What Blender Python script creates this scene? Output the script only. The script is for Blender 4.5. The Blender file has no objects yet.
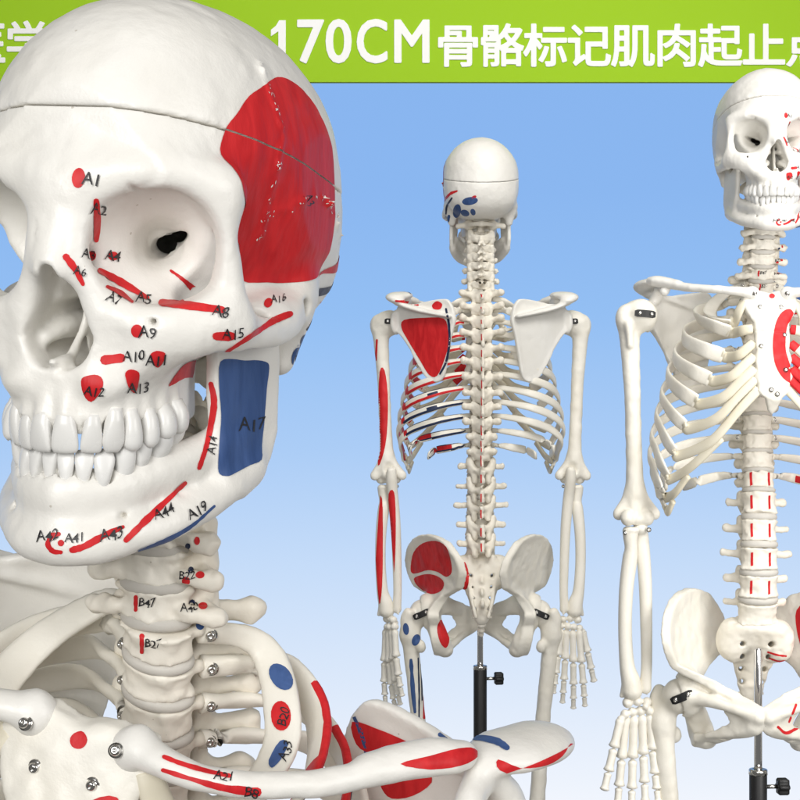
import bpy, math, random
import numpy as np
from mathutils import Vector, Matrix, Euler
from mathutils.bvhtree import BVHTree
from mathutils.geometry import delaunay_2d_cdt

random.seed(7)
rng = np.random.default_rng(7)
SC = bpy.context.scene
COL = SC.collection
R = math.radians
CAM_Z = 1275.0
FPX = 1700.0
MM = 0.001                      # everything is modelled in millimetres, linked in metres


# ---------------------------------------------------------------- signed-distance sculpting
class Vol:
    """A block of space holding a signed distance; solids are blended into it and a skin is pulled off."""

    def __init__(self, lo, hi, h):
        self.lo = np.array(lo, float); self.h = h
        self.n = np.ceil((np.array(hi, float) - self.lo) / h).astype(int) + 1
        self.ax = [(self.lo[i] + np.arange(self.n[i]) * h).astype(np.float32) for i in range(3)]
        self.F = np.full(self.n, 50.0, np.float32)

    def win(self, lo, hi, m):
        s = []
        for i in range(3):
            a = int(np.floor((lo[i] - m - self.lo[i]) / self.h)); b = int(np.ceil((hi[i] + m - self.lo[i]) / self.h)) + 1
            s.append(slice(max(0, a), max(0, min(self.n[i], b))))
        s = tuple(s)
        X = self.ax[0][s[0]][:, None, None]; Y = self.ax[1][s[1]][None, :, None]; Z = self.ax[2][s[2]][None, None, :]
        return s, X, Y, Z

    def mix(self, s, d, k, sub):
        if d.size == 0: return
        f = self.F[s]
        if sub: f, d = -f, d
        if k > 0:
            q = np.maximum(k - np.abs(f - d), 0) / k
            r = np.minimum(f, d) - q * q * k * .25
        else:
            r = np.minimum(f, d)
        self.F[s] = -r if sub else r

    def fn(self, lo, hi, func, k=0, sub=False):
        s, X, Y, Z = self.win(lo, hi, k + 3 * self.h)
        self.mix(s, func(X, Y, Z).astype(np.float32), k, sub)

    def ell(self, c, r, k=0, sub=False, rot=None):
        c = np.array(c, float); r = np.array(r, float)
        m = max(r) if rot is not None else r
        s, X, Y, Z = self.win(c - m, c + m, 2.2 * k + 3 * self.h)
        X = X - c[0]; Y = Y - c[1]; Z = Z - c[2]
        if rot is not None:
            q = Euler([R(a) for a in rot]).to_matrix().transposed()
            X, Y, Z = [q[i][0] * X + q[i][1] * Y + q[i][2] * Z for i in range(3)]
        k0 = np.sqrt((X / r[0]) ** 2 + (Y / r[1]) ** 2 + (Z / r[2]) ** 2) + 1e-6
        k1 = np.sqrt((X / r[0] ** 2) ** 2 + (Y / r[1] ** 2) ** 2 + (Z / r[2] ** 2) ** 2) + 1e-6
        self.mix(s, (k0 * (k0 - 1) / k1).astype(np.float32), k, sub)

    def cap(self, a, b, ra, rb, k=0, sub=False, sq=None):
        """Tapered rod from a to b; sq = (axis scale) squashes the cross-section."""
        a = np.array(a, float); b = np.array(b, float)
        m = max(ra, rb) * (1 if sq is None else max(1, 1 / min(sq)))
        s, X, Y, Z = self.win(np.minimum(a, b) - m, np.maximum(a, b) + m, k + 3 * self.h)
        d = b - a; L = float(d @ d) + 1e-9
        X = X - a[0]; Y = Y - a[1]; Z = Z - a[2]
        t = np.clip((X * d[0] + Y * d[1] + Z * d[2]) / L, 0, 1)
        q = (1, 1, 1) if sq is None else sq
        e = np.sqrt(((X - t * d[0]) * q[0]) ** 2 + ((Y - t * d[1]) * q[1]) ** 2 + ((Z - t * d[2]) * q[2]) ** 2)
        self.mix(s, (e - (ra + (rb - ra) * t)).astype(np.float32), k, sub)

    def path(self, pts, k=2, sub=False, sq=None, fine=4):
        """One smooth rod through (x, y, z, r)."""
        P = spline(pts, fine) if len(pts) > 2 else np.array(pts, float)
        r = P[:, 3].max() * (1 if sq is None else max(1, 1 / min(sq)))
        s, X0, Y0, Z0 = self.win(P[:, :3].min(0) - r, P[:, :3].max(0) + r, k + 3 * self.h)
        q = (1, 1, 1) if sq is None else sq
        best = None
        for i in range(len(P) - 1):
            a, b = P[i], P[i + 1]; d = (b - a)[:3]; L = float(d @ d) + 1e-9
            X = X0 - a[0]; Y = Y0 - a[1]; Z = Z0 - a[2]
            t = np.clip((X * d[0] + Y * d[1] + Z * d[2]) / L, 0, 1)
            e = np.sqrt(((X - t * d[0]) * q[0]) ** 2 + ((Y - t * d[1]) * q[1]) ** 2 + ((Z - t * d[2]) * q[2]) ** 2) - (a[3] + (b[3] - a[3]) * t)
            best = e if best is None else np.minimum(best, e)
        self.mix(s, best.astype(np.float32), k, sub)

    def plate(self, axis, poly, off, thick, k=0, sub=False, round_=2.0):
        """A bent plate: outline in the plane across `axis`, lifted to off(u, v), thick(u, v)."""
        iu, iv = [i for i in range(3) if i != axis]
        P = np.array(poly, float)
        lo = np.zeros(3); hi = np.zeros(3)
        lo[iu], lo[iv] = P.min(0) - 6; hi[iu], hi[iv] = P.max(0) + 6
        lo[axis], hi[axis] = self.ax[axis][0], self.ax[axis][-1]
        s, X, Y, Z = self.win(lo, hi, k)
        A = [X, Y, Z]; U = A[iu]; V_ = A[iv]; W = A[axis]
        U2 = np.squeeze(U + 0 * V_, axis=axis); V2 = np.squeeze(V_ + 0 * U, axis=axis)
        d2 = poly_sdf(P, U2, V2)
        o = off(U2, V2); t = thick(U2, V2)
        gu, gv = np.gradient(o, self.h) if min(o.shape) > 1 else (0 * o, 0 * o)
        sc = 1 / np.sqrt(1 + gu ** 2 + gv ** 2)
        ex = lambda a: np.expand_dims(a, axis)
        dw = np.abs(W - ex(o)) * ex(sc) - ex(t) * .5 + round_
        du = ex(d2) + round_
        d = np.minimum(np.maximum(dw, du), 0) + np.sqrt(np.maximum(dw, 0) ** 2 + np.maximum(du, 0) ** 2) - round_
        self.mix(s, d.astype(np.float32), k, sub)

    def rough(self, amp, scale, seed=1):
        """Uneven casting: soft random swelling and hollowing of the surface."""
        g = np.random.default_rng(seed)
        for a_, sc_ in ((amp, scale), (amp * .45, scale * .42)):
            N = [int(math.ceil(n * self.h / sc_)) + 2 for n in self.n]
            A = g.normal(0, 1, N).astype(np.float32)
            for ax in range(3):
                x = np.arange(self.n[ax]) * self.h / sc_; i = x.astype(int); t = x - i; t = (t * t * (3 - 2 * t)).astype(np.float32)
                sh = [1, 1, 1]; sh[ax] = -1; t = t.reshape(sh)
                A = np.take(A, i, axis=ax) * (1 - t) + np.take(A, i + 1, axis=ax) * t
            self.F += a_ * A
        return self

    def skin(self, F=None, smooth=1):
        F = self.F if F is None else F
        h = self.h
        S = F < 0
        cs = np.zeros([n - 1 for n in F.shape], np.uint8)
        for i in (0, 1):
            for j in (0, 1):
                for k in (0, 1):
                    cs += S[i:F.shape[0] - 1 + i, j:F.shape[1] - 1 + j, k:F.shape[2] - 1 + k]
        act = (cs > 0) & (cs < 8)
        C = np.argwhere(act)
        idx = np.full(act.shape, -1, np.int32); idx[act] = np.arange(len(C))
        acc = np.zeros((len(C), 3)); cnt = np.zeros(len(C))
        corners = {}
        for i in (0, 1):
            for j in (0, 1):
                for k in (0, 1):
                    corners[i, j, k] = F[C[:, 0] + i, C[:, 1] + j, C[:, 2] + k].astype(float)
        for a, fa in corners.items():
            for ax in range(3):
                if a[ax]: continue
                b = list(a); b[ax] = 1; fb = corners[tuple(b)]
                m = (fa < 0) != (fb < 0)
                t = fa[m] / (fa[m] - fb[m])
                p = np.tile(np.array(a, float), (m.sum(), 1)); p[:, ax] = t
                acc[m] += p; cnt[m] += 1
        V = self.lo + (C + acc / cnt[:, None]) * h
        Q = []
        for ax in range(3):
            o1, o2 = [(1, 2), (2, 0), (0, 1)][ax]
            n = list(F.shape)
            sl0 = [slice(1, n[i] - 1) for i in range(3)]; sl1 = list(sl0)
            sl0[ax] = slice(0, n[ax] - 1); sl1[ax] = slice(1, n[ax])
            s0 = S[tuple(sl0)]; s1 = S[tuple(sl1)]
            for flip, m in ((False, s0 & ~s1), (True, ~s0 & s1)):
                e = np.argwhere(m)
                off = np.ones(3, int); off[ax] = 0
                e = e + off
                def cell(d1, d2):
                    c = e.copy(); c[:, o1] -= d1; c[:, o2] -= d2
                    return idx[c[:, 0], c[:, 1], c[:, 2]]
                q = np.stack([cell(1, 1), cell(0, 1), cell(0, 0), cell(1, 0)], 1)
                Q.append(q[:, ::-1] if flip else q)
        Q = np.concatenate(Q)
        Q = Q[(Q >= 0).all(1)]
        for _ in range(smooth):
            V = relax(V, Q)
        return V, Q


def relax(V, Q, f=.5):
    acc = np.zeros_like(V); cnt = np.zeros(len(V))
    for a, b in ((0, 1), (1, 2), (2, 3), (3, 0)):
        np.add.at(acc, Q[:, a], V[Q[:, b]]); np.add.at(acc, Q[:, b], V[Q[:, a]])
        np.add.at(cnt, Q[:, a], 1); np.add.at(cnt, Q[:, b], 1)
    return V * (1 - f) + f * acc / np.maximum(cnt, 1)[:, None]


def poly_sdf(P, U, V):
    d = np.full(U.shape, 1e9); inside = np.zeros(U.shape, bool)
    n = len(P)
    for i in range(n):
        a = P[i]; b = P[(i + 1) % n]; e = b - a
        wu = U - a[0]; wv = V - a[1]
        t = np.clip((wu * e[0] + wv * e[1]) / (e @ e + 1e-9), 0, 1)
        d = np.minimum(d, (wu - e[0] * t) ** 2 + (wv - e[1] * t) ** 2)
        c = ((a[1] > V) != (b[1] > V)) & (U < (b[0] - a[0]) * (V - a[1]) / (b[1] - a[1] + 1e-12) + a[0])
        inside ^= c
    d = np.sqrt(d)
    return np.where(inside, -d, d)


def spline(pts, n=8, closed=False):
    """Catmull-Rom through pts (any dimension)."""
    P = np.array(pts, float)
    if closed:
        P = np.concatenate([P[-1:], P, P[:2]])
    else:
        P = np.concatenate([2 * P[:1] - P[1:2], P, 2 * P[-1:] - P[-2:-1]])
    out = []
    for i in range(1, len(P) - 2):
        for k in range(n):
            t = k / n
            a, b, c, d = P[i - 1], P[i], P[i + 1], P[i + 2]
            out.append(.5 * (2 * b + (c - a) * t + (2 * a - 5 * b + 4 * c - d) * t * t + (3 * b - a - 3 * c + d) * t ** 3))
    if not closed:
        out.append(P[-2])
    return np.array(out)


# ---------------------------------------------------------------- linking
def mesh(name, V, Q, mats, midx=None, smooth=True, tri=False):
    V = np.asarray(V, np.float32) * MM
    me = bpy.data.meshes.new(name)
    if isinstance(Q, np.ndarray):
        k = Q.shape[1]; n = len(Q)
        me.vertices.add(len(V)); me.vertices.foreach_set('co', V.ravel())
        me.loops.add(n * k); me.loops.foreach_set('vertex_index', Q.astype(np.int32).ravel())
        me.polygons.add(n)
        me.polygons.foreach_set('loop_start', np.arange(0, n * k, k, dtype=np.int32))
        me.polygons.foreach_set('loop_total', np.full(n, k, np.int32))
    else:
        me.from_pydata(V.tolist(), [], [tuple(f) for f in Q])
    for m in (mats if isinstance(mats, (list, tuple)) else [mats]):
        me.materials.append(m)
    if midx is not None:
        me.polygons.foreach_set('material_index', np.asarray(midx, np.int32))
    me.polygons.foreach_set('use_smooth', np.full(len(me.polygons), smooth))
    me.update(); me.validate()
    return me


def put(name, me, parent=None, loc=(0, 0, 0), rot=(0, 0, 0), label=None):
    o = bpy.data.objects.new(name, me)
    COL.objects.link(o)
    o.parent = parent
    o.location = Vector(loc) * MM
    o.rotation_euler = [R(a) for a in rot]
    if label: o['label'] = label
    return o


def mirrored(me, mats=None):
    m = me.copy()
    n = len(m.vertices); co = np.empty(n * 3, np.float32); m.vertices.foreach_get('co', co)
    co = co.reshape(-1, 3); co[:, 0] *= -1; m.vertices.foreach_set('co', co.ravel())
    m.flip_normals()
    if mats: 
        m.materials.clear()
        for x in mats: m.materials.append(x)
        m.polygons.foreach_set('material_index', np.zeros(len(m.polygons), np.int32))
    m.update()
    return m


def sweep(pts, wid, thk, up, nseg=12, sharp=2.4):
    """Ribbon-like rod: centre line, width and thickness per point, `up` gives the width direction. -> V, Q, (ring, seg) per face"""
    P = np.array(pts, float); n = len(P)
    T = np.gradient(P, axis=0); T /= np.linalg.norm(T, axis=1)[:, None]
    Uo = np.array(up, float) if np.ndim(up) == 2 else np.tile(np.array(up, float), (n, 1))
    Uo = Uo - (Uo * T).sum(1)[:, None] * T; Uo /= np.linalg.norm(Uo, axis=1)[:, None]
    N = np.cross(T, Uo)
    a = np.linspace(0, 2 * np.pi, nseg, endpoint=False)
    ca = np.sign(np.cos(a)) * np.abs(np.cos(a)) ** (2 / sharp); sa = np.sign(np.sin(a)) * np.abs(np.sin(a)) ** (2 / sharp)
    W = np.broadcast_to(np.array(wid, float), (n,)); H = np.broadcast_to(np.array(thk, float), (n,))
    V = P[:, None] + Uo[:, None] * (ca[None, :, None] * W[:, None, None] / 2) + N[:, None] * (sa[None, :, None] * H[:, None, None] / 2)
    V = V.reshape(-1, 3)
    F = []; tag = []
    for i in range(n - 1):
        for j in range(nseg):
            k = (j + 1) % nseg
            F.append((i * nseg + j, i * nseg + k, (i + 1) * nseg + k, (i + 1) * nseg + j)); tag.append((i, j))
    b = len(V)
    V = np.concatenate([V, P[:1] - T[:1] * H[0] * .25, P[-1:] + T[-1:] * H[-1] * .25])
    for j in range(nseg):
        k = (j + 1) % nseg
        F.append((b, k, j)); tag.append((0, j))
        F.append((b + 1, (n - 1) * nseg + j, (n - 1) * nseg + k)); tag.append((n - 2, j))
    return V, F, tag


def fix_normals(me):
    import bmesh
    b = bmesh.new(); b.from_mesh(me); bmesh.ops.recalc_face_normals(b, faces=b.faces); b.to_mesh(me); b.free()
    return me


def lathe(prof, axis='z', n=24):
    """Turned solid from (r, z) pairs."""
    V = []; F = []
    for r, z in prof:
        for i in range(n):
            a = 2 * math.pi * i / n
            V.append((r * math.cos(a), r * math.sin(a), z))
    for k in range(len(prof) - 1):
        for i in range(n):
            j = (i + 1) % n
            F.append((k * n + i, k * n + j, (k + 1) * n + j, (k + 1) * n + i))
    F.append(tuple(range(n - 1, -1, -1))); F.append(tuple(range((len(prof) - 1) * n, len(prof) * n)))
    V = np.array(V)
    if axis == 'x': V = V[:, [2, 0, 1]]
    if axis == 'y': V = V[:, [1, 2, 0]]
    return V, F


# ---------------------------------------------------------------- materials
def nodes(name):
    m = bpy.data.materials.new(name); m.use_nodes = True
    return m, m.node_tree.nodes, m.node_tree.links, m.node_tree.nodes['Principled BSDF']


def bone_mat(name, c1, c2, rough=.38, bump=.13, scale=1.0):
    """Cast PVC bone: two close tones mottled, fine grain in the relief."""
    m, N, L, b = nodes(name)
    tc = N.new('ShaderNodeTexCoord')
    n1 = N.new('ShaderNodeTexNoise'); n1.inputs['Scale'].default_value = 38 * scale; n1.inputs['Detail'].default_value = 5
    L.new(tc.outputs['Object'], n1.inputs['Vector'])
    r = N.new('ShaderNodeValToRGB')
    r.color_ramp.elements[0].position = .34; r.color_ramp.elements[0].color = (*c2, 1)
    r.color_ramp.elements[1].position = .62; r.color_ramp.elements[1].color = (*c1, 1)
    # two scales of mottling, so the cast never reads as one flat tone
    nb = N.new('ShaderNodeTexNoise'); nb.inputs['Scale'].default_value = 11 * scale; nb.inputs['Detail'].default_value = 3
    L.new(tc.outputs['Object'], nb.inputs['Vector'])
    av = N.new('ShaderNodeMix'); av.inputs[0].default_value = .5
    L.new(n1.outputs['Fac'], av.inputs[2]); L.new(nb.outputs['Fac'], av.inputs[3]); L.new(av.outputs[0], r.inputs['Fac'])
    # little specks of casting dirt
    v = N.new('ShaderNodeTexVoronoi'); v.inputs['Scale'].default_value = 95 * scale
    L.new(tc.outputs['Object'], v.inputs['Vector'])
    lt = N.new('ShaderNodeMath'); lt.operation = 'LESS_THAN'; lt.inputs[1].default_value = .055
    L.new(v.outputs['Distance'], lt.inputs[0])
    n3 = N.new('ShaderNodeTexNoise'); n3.inputs['Scale'].default_value = 21 * scale
    L.new(tc.outputs['Object'], n3.inputs['Vector'])
    gt = N.new('ShaderNodeMath'); gt.operation = 'GREATER_THAN'; gt.inputs[1].default_value = .60
    L.new(n3.outputs['Fac'], gt.inputs[0])
    mu = N.new('ShaderNodeMath'); mu.operation = 'MULTIPLY'
    L.new(lt.outputs[0], mu.inputs[0]); L.new(gt.outputs[0], mu.inputs[1])
    m2 = N.new('ShaderNodeMath'); m2.operation = 'MULTIPLY'; m2.inputs[1].default_value = .55
    L.new(mu.outputs[0], m2.inputs[0])
    mx = N.new('ShaderNodeMix'); mx.data_type = 'RGBA'
    L.new(m2.outputs[0], mx.inputs[0]); L.new(r.outputs['Color'], mx.inputs[6]); mx.inputs[7].default_value = (.42, .37, .29, 1)
    L.new(mx.outputs[2], b.inputs['Base Color'])
    b.inputs['Roughness'].default_value = rough
    b.inputs['Specular IOR Level'].default_value = .45
    n2 = N.new('ShaderNodeTexNoise'); n2.inputs['Scale'].default_value = 260 * scale; n2.inputs['Detail'].default_value = 4
    L.new(tc.outputs['Object'], n2.inputs['Vector'])
    n4 = N.new('ShaderNodeTexNoise'); n4.inputs['Scale'].default_value = 900 * scale; n4.inputs['Detail'].default_value = 3
    L.new(tc.outputs['Object'], n4.inputs['Vector'])
    ad = N.new('ShaderNodeMath'); ad.operation = 'MULTIPLY_ADD'; ad.inputs[1].default_value = .35
    L.new(n4.outputs['Fac'], ad.inputs[0]); L.new(n2.outputs['Fac'], ad.inputs[2])
    ro = N.new('ShaderNodeMapRange'); ro.inputs['To Min'].default_value = rough - .07; ro.inputs['To Max'].default_value = rough + .14
    L.new(n1.outputs['Fac'], ro.inputs['Value']); L.new(ro.outputs[0], b.inputs['Roughness'])
    bp = N.new('ShaderNodeBump'); bp.inputs['Strength'].default_value = bump; bp.inputs['Distance'].default_value = .002
    L.new(ad.outputs[0], bp.inputs['Height']); L.new(bp.outputs['Normal'], b.inputs['Normal'])
    return m


def paint_mat(name, c1, c2, rough=.36):
    """Brushed enamel: uneven tone, faint brush streaks."""
    m, N, L, b = nodes(name)
    tc = N.new('ShaderNodeTexCoord')
    n1 = N.new('ShaderNodeTexNoise'); n1.inputs['Scale'].default_value = 34; n1.inputs['Detail'].default_value = 7; n1.inputs['Distortion'].default_value = .9
    mp = N.new('ShaderNodeMapping'); mp.inputs['Rotation'].default_value = (.5, .3, .2); mp.inputs['Scale'].default_value = (3.2, 3.2, .8)   # brush strokes run one way
    L.new(tc.outputs['Object'], mp.inputs['Vector']); L.new(mp.outputs[0], n1.inputs['Vector'])
    r = N.new('ShaderNodeValToRGB')
    r.color_ramp.elements[0].position = .32; r.color_ramp.elements[0].color = (*c2, 1)
    r.color_ramp.elements[1].position = .66; r.color_ramp.elements[1].color = (*c1, 1)
    L.new(n1.outputs['Fac'], r.inputs['Fac']); L.new(r.outputs['Color'], b.inputs['Base Color'])
    b.inputs['Roughness'].default_value = rough; b.inputs['Specular IOR Level'].default_value = .25
    n2 = N.new('ShaderNodeTexNoise'); n2.inputs['Scale'].default_value = 150; n2.inputs['Detail'].default_value = 4
    L.new(mp.outputs[0], n2.inputs['Vector'])
    bp = N.new('ShaderNodeBump'); bp.inputs['Strength'].default_value = .22; bp.inputs['Distance'].default_value = .001
    L.new(n2.outputs['Fac'], bp.inputs['Height']); L.new(bp.outputs['Normal'], b.inputs['Normal'])
    return m


def plain(name, c, rough=.4, metal=0.0):
    m, N, L, b = nodes(name)
    tc = N.new('ShaderNodeTexCoord'); n = N.new('ShaderNodeTexNoise'); n.inputs['Scale'].default_value = 120; n.inputs['Detail'].default_value = 4
    L.new(tc.outputs['Object'], n.inputs['Vector'])
    mr = N.new('ShaderNodeMapRange'); mr.inputs['To Min'].default_value = max(0, rough - .06); mr.inputs['To Max'].default_value = rough + .08
    L.new(n.outputs['Fac'], mr.inputs['Value']); L.new(mr.outputs[0], b.inputs['Roughness'])
    b.inputs['Base Color'].default_value = (*c, 1); b.inputs['Metallic'].default_value = metal
    return m


BONE = bone_mat('bone_plastic', (.85, .832, .79), (.80, .778, .725), .33)
BONE2 = bone_mat('limb_bone_plastic', (.86, .83, .755), (.80, .76, .665))
SPINE = bone_mat('vertebra_plastic', (.86, .82, .735), (.79, .735, .63), .5, .1)
TOOTH = bone_mat('tooth_plastic', (.80, .795, .775), (.735, .725, .695), .24, .03, 1.5)
CART = bone_mat('cartilage_plastic', (.78, .73, .60), (.71, .65, .50), .42, .08)
DISC = bone_mat('disc_rubber', (.60, .575, .53), (.53, .50, .45), .55, .12)
RED = paint_mat('red_enamel', (.68, .026, .030), (.53, .014, .019), .46)
BLUE = paint_mat('navy_enamel', (.062, .120, .300), (.034, .074, .205), .46)
DARK = paint_mat('dark_navy_line', (.022, .035, .085), (.014, .022, .055), .45)
INK = plain('black_ink', (.018, .017, .020), .5)
STEEL = plain('polished_steel', (.62, .61, .59), .18, 1.0)
CHROME = plain('chrome_tube', (.80, .80, .81), .08, 1.0)
BLACK = plain('black_plastic', (.012, .012, .013), .45)
# ================================================================ SKULL (origin between the ear holes, -y is the face)
H = 1.15
CUT_Z, CUT_S = 53.5, -.225      # the saw cut round the calvaria: z = CUT_Z + CUT_S * y


def skull_volume():
    v = Vol((-76, -116, -54), (76, 104, 124), H)
    E = v.ell; C = v.cap
    E((0, 6, 50), (60, 88, 68))
    E((0, -26, 58), (54, 63, 55), k=26)
    E((0, 26, 50), (60.5, 62, 57), k=24)
    E((0, 24, 26), (60.5, 66, 42), k=20)
    E((0, 46, 22), (53, 46, 40), k=16)
    E((0, 46, 8), (56, 42, 32), k=14)
    E((0, 6, 0), (46, 52, 24), k=15)
    for s in (-1, 1):
        E((s * 80, -48, 8), (23, 33, 44), k=20, sub=True)
        E((s * 70, -70, 40), (11, 18, 22), k=14, sub=True)
    # face
    E((0, -58, -14), (35, 33, 29), k=12)
    v.fn((-34, -100, -50), (34, -20, -20), lambda X, Y, Z: np.maximum((np.sqrt((X / 31) ** 2 + (np.minimum(Y + 58, 0) / 38) ** 2 + (np.maximum(Y + 58, 0) / 60) ** 2) - 1) * 31, np.abs(Z + 33) - 15.5), k=9)
    for s in (-1, 1):
        v.path([(s * 26, -80, -13, 13), (s * 43, -73, -9, 12), (s * 55, -60, -8, 8)], k=14)
        v.path([(s * 55, -60, -6, 8), (s * 54, -63, 12, 6.5), (s * 52.5, -66, 28, 6.5), (s * 51, -65, 42, 7)], k=9)
        v.path([(s * 51, -64, 43, 6.5), (s * 42, -75, 48, 6.5), (s * 28, -83, 49, 7), (s * 12, -86, 45, 8), (0, -85, 43, 8)], k=16)
        v.path([(s * 6, -86, 40, 7), (s * 8, -93, 20, 5.5), (s * 13.5, -91, 2, 5), (s * 18, -88, -12, 6), (s * 17, -89, -28, 7)], k=9)
        v.path([(s * 13, -85, 10, 4), (s * 20, -84, -1, 6), (s * 35, -80, -5, 7), (s * 50, -68, -3, 7)], k=9)
        v.path([(s * 55, -58, -9, 8), (s * 60, -44, -11, 5.4), (s * 63, -27, -12, 4.2), (s * 63, -10, -9, 4.4), (s * 59, 6, -3, 5)], k=5, sq=(1.3, 1, .82))
        E((s * 51, -14, -3), (11, 22, 7), k=8)
        C((s * 51, 14, 0), (s * 50, 9, -27), 13, 6.5, k=10)
        C((s * 14, 10, -20), (s * 12, 2, -25), 7, 5, k=5)
        C((s * 12, -28, -8), (s * 13, -31, -42), 6, 3.5, k=5, sq=(1.5, .7, 1))
        E((s * 25, -100, -17), (9, 7, 8), k=10, sub=True)
        E((s * 47, -48, -32), (13, 28, 20), k=6, sub=True)
    v.path([(0, -85, 39, 8), (0, -93, 24, 7), (0, -99.5, 13, 6)], k=9)
    E((0, 18, 52), (47, 62, 50), k=2, sub=True)        # the hollow of the braincase
    # orbits: squarish funnels
    for s in (-1, 1):
        E((s * 34, -82, 22), (22.5, 26, 20), k=7, sub=True, rot=(0, s * 14, s * 20))
        C((s * 32, -76, 22), (s * 19, -44, 22), 19, 6, k=7, sub=True)
        C((s * 18, -48, 19.2), (s * 12, -14, 22), 3.8, 4.0, k=1.2, sub=True)
        v.path([(s * 18, -34, 22, 4), (s * 25, -42.2, 23.9, 2.7), (s * 29.5, -47, 25.2, 1.9), (s * 33.5, -52, 26.2, 1.0)], k=.5, sub=True)
        for q, r_ in (((s * 23, -43, 22.4), 2.4), ((s * 26.3, -45.4, 23.8), 2.1), ((s * 29.5, -48.5, 25), 1.5), ((s * 33, -53, 26.2), 1.0)):
            C(q, (s * 17, -18, 26), r_, r_ + .6, k=.4, sub=True)                # the slit runs right through into the braincase
        C((s * 37, -95, -6), (s * 34, -70, -3), 1.5, 1.2, k=1, sub=True)       # infraorbital hole
        C((s * 27, -98, 45), (s * 27, -80, 43), 1.2, 1, k=1.2, sub=True)        # brow notch
        C((s * 72, 2, -4), (s * 52, 4, -3), 4, 3, k=2, sub=True)                # ear hole
    # nasal opening: a pear cut into the face
    def pear(X, Y, Z):
        t = np.clip((12 - Z) / 23.0, 0, 1)
        d = np.sqrt(X ** 2 + (Z - (12 - 23 * t)) ** 2) - (3.0 + 11.0 * t)
        return np.maximum(d, np.maximum(Y + 50 - .5 * np.abs(X), -118 - Y)) + 0 * Y
    v.fn((-16, -118, -28), (16, -40, 18), pear, k=2.2, sub=True)
    v.path([(0, -84, -22, 2.2), (0, -74, -12, 1.5), (.8, -66, 0, 1.4), (1, -60, 12, 1.6)], k=3); E((.6, -60, -6), (1.4, 14, 20), k=2)
    for s in (-1, 1):
        v.path([(s * 12, -80, -14, 3.2), (s * 9.5, -72, -11, 4.2), (s * 9, -58, -10, 5)], k=3)
        C((s * 8, -78, 3), (s * 6.5, -64, 4), 2.6, 3.4, k=3)
    C((0, -88, -23), (0, -97.5, -21.5), 3.6, 1.3, k=3)
    # palate and the mouth side of the alveolar arch
    E((0, -50, -52), (17, 28, 16), k=3, sub=True)
    E((0, 34, -28), (15, 18, 18), k=4, sub=True)                                # foramen magnum
    suture(v, [(52, -22, 96), (54, -26, 84), (56, -24, 70), (57, -27, 56), (55, -28, 40), (53, -27, 24)], .5, 1.4, .9)
    suture(v, [(53, -27, 34), (59, -8, 41), (62, 12, 42), (63, 28, 36), (60, 44, 26)], .5, 1.4, .8)
    sockets(v, True)
    v.rough(.20, 8, 4)
    # seam down the upper jaw
    C((0, -101, -26), (0, -98.5, -48), .45, .6, k=1.2, sub=True)
    C((6.5, -101, 20), (5, -94, 38), .35, .4, k=1, sub=True)
    C((-6.5, -101, 20), (-5, -94, 38), .35, .4, k=1, sub=True)
    return v


def suture(v, pts, r=.55, k=1.2, amp=1.0):
    """A wandering raised seam pressed on to the outside of the braincase: points are pulled on to the surface first."""
    P = spline(pts, 14)
    for p in P:
        p = p + rng.normal(0, amp, 3) * (0, 1, 1)
        for _ in range(6):
            i = np.clip(np.round((p - v.lo) / v.h).astype(int), 1, v.n - 2)
            g = np.array([v.F[i[0] + 1, i[1], i[2]] - v.F[i[0] - 1, i[1], i[2]], v.F[i[0], i[1] + 1, i[2]] - v.F[i[0], i[1] - 1, i[2]], v.F[i[0], i[1], i[2] + 1] - v.F[i[0], i[1], i[2] - 1]])
            p = p - g / (np.linalg.norm(g) + 1e-6) * v.F[i[0], i[1], i[2]]
        q = p + rng.normal(0, 1.3, 3)
        v.cap(p, q, r, r * .8, k)
        SUTURE.append(p)


SUTURE = []
TREES = {}


def zone(v):
    s, X, Y, Z = v.win((-500,) * 3, (500,) * 3, 0)
    return X, Y, Z


def tooth_mesh(w, d, hgt, kind, upper=True):
    """One crown with its neck; +z is the gum end, biting edge at z = 0, -y is the lip side."""
    nz, ns = 14, 28
    neck = {'incisor': .74 if upper else .58, 'canine': .72 if upper else .62, 'molar': .84}[kind]
    V = []; F = []
    for i in range(nz):
        t = i / (nz - 1)
        q = max(0, (t - .22) / .78)
        sx = 1.03 - (1.03 - neck) * (q * q * (3 - 2 * q))
        if kind == 'canine': sx *= .62 + .38 * min(1, t * 4.2) ** .7
        if kind == 'molar': sy = 1 - .14 * q
        else: sy = .36 + .64 * min(1, t * 1.25) ** .8
        if i == 0: sx *= .84; sy *= .62
        if i == 1: sx *= .97; sy *= .93
        yo = -d * .12 * math.sin(math.pi * min(1, t * 1.1)) + d * .10 * (t > .75) * (t - .75) * 4
        for j in range(ns):
            a = 2 * math.pi * j / ns
            p = 2.7 - .5 * q
            c = math.copysign(abs(math.cos(a)) ** (2 / p), math.cos(a)); s = math.copysign(abs(math.sin(a)) ** (2 / p), math.sin(a))
            z = hgt * t
            if kind == 'molar' and i < 3: z += (.8 * math.cos(2 * a) - .3) * (1 - i / 3)
            if kind == 'incisor' and i < 2: z += .35 * c * c
            ridge = 1 + (.025 * math.cos(5 * c * math.pi) * (1 - q) if s < 0 else 0)
            V.append((c * w / 2 * sx, s * d / 2 * sy * ridge + yo, z))
    for i in range(nz - 1):
        for j in range(ns):
            k = (j + 1) % ns
            F.append((i * ns + j, i * ns + k, (i + 1) * ns + k, (i + 1) * ns + j))
    F.append(tuple(range(ns - 1, -1, -1))); F.append(tuple(range((nz - 1) * ns, nz * ns)))
    return np.array(V), F


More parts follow.
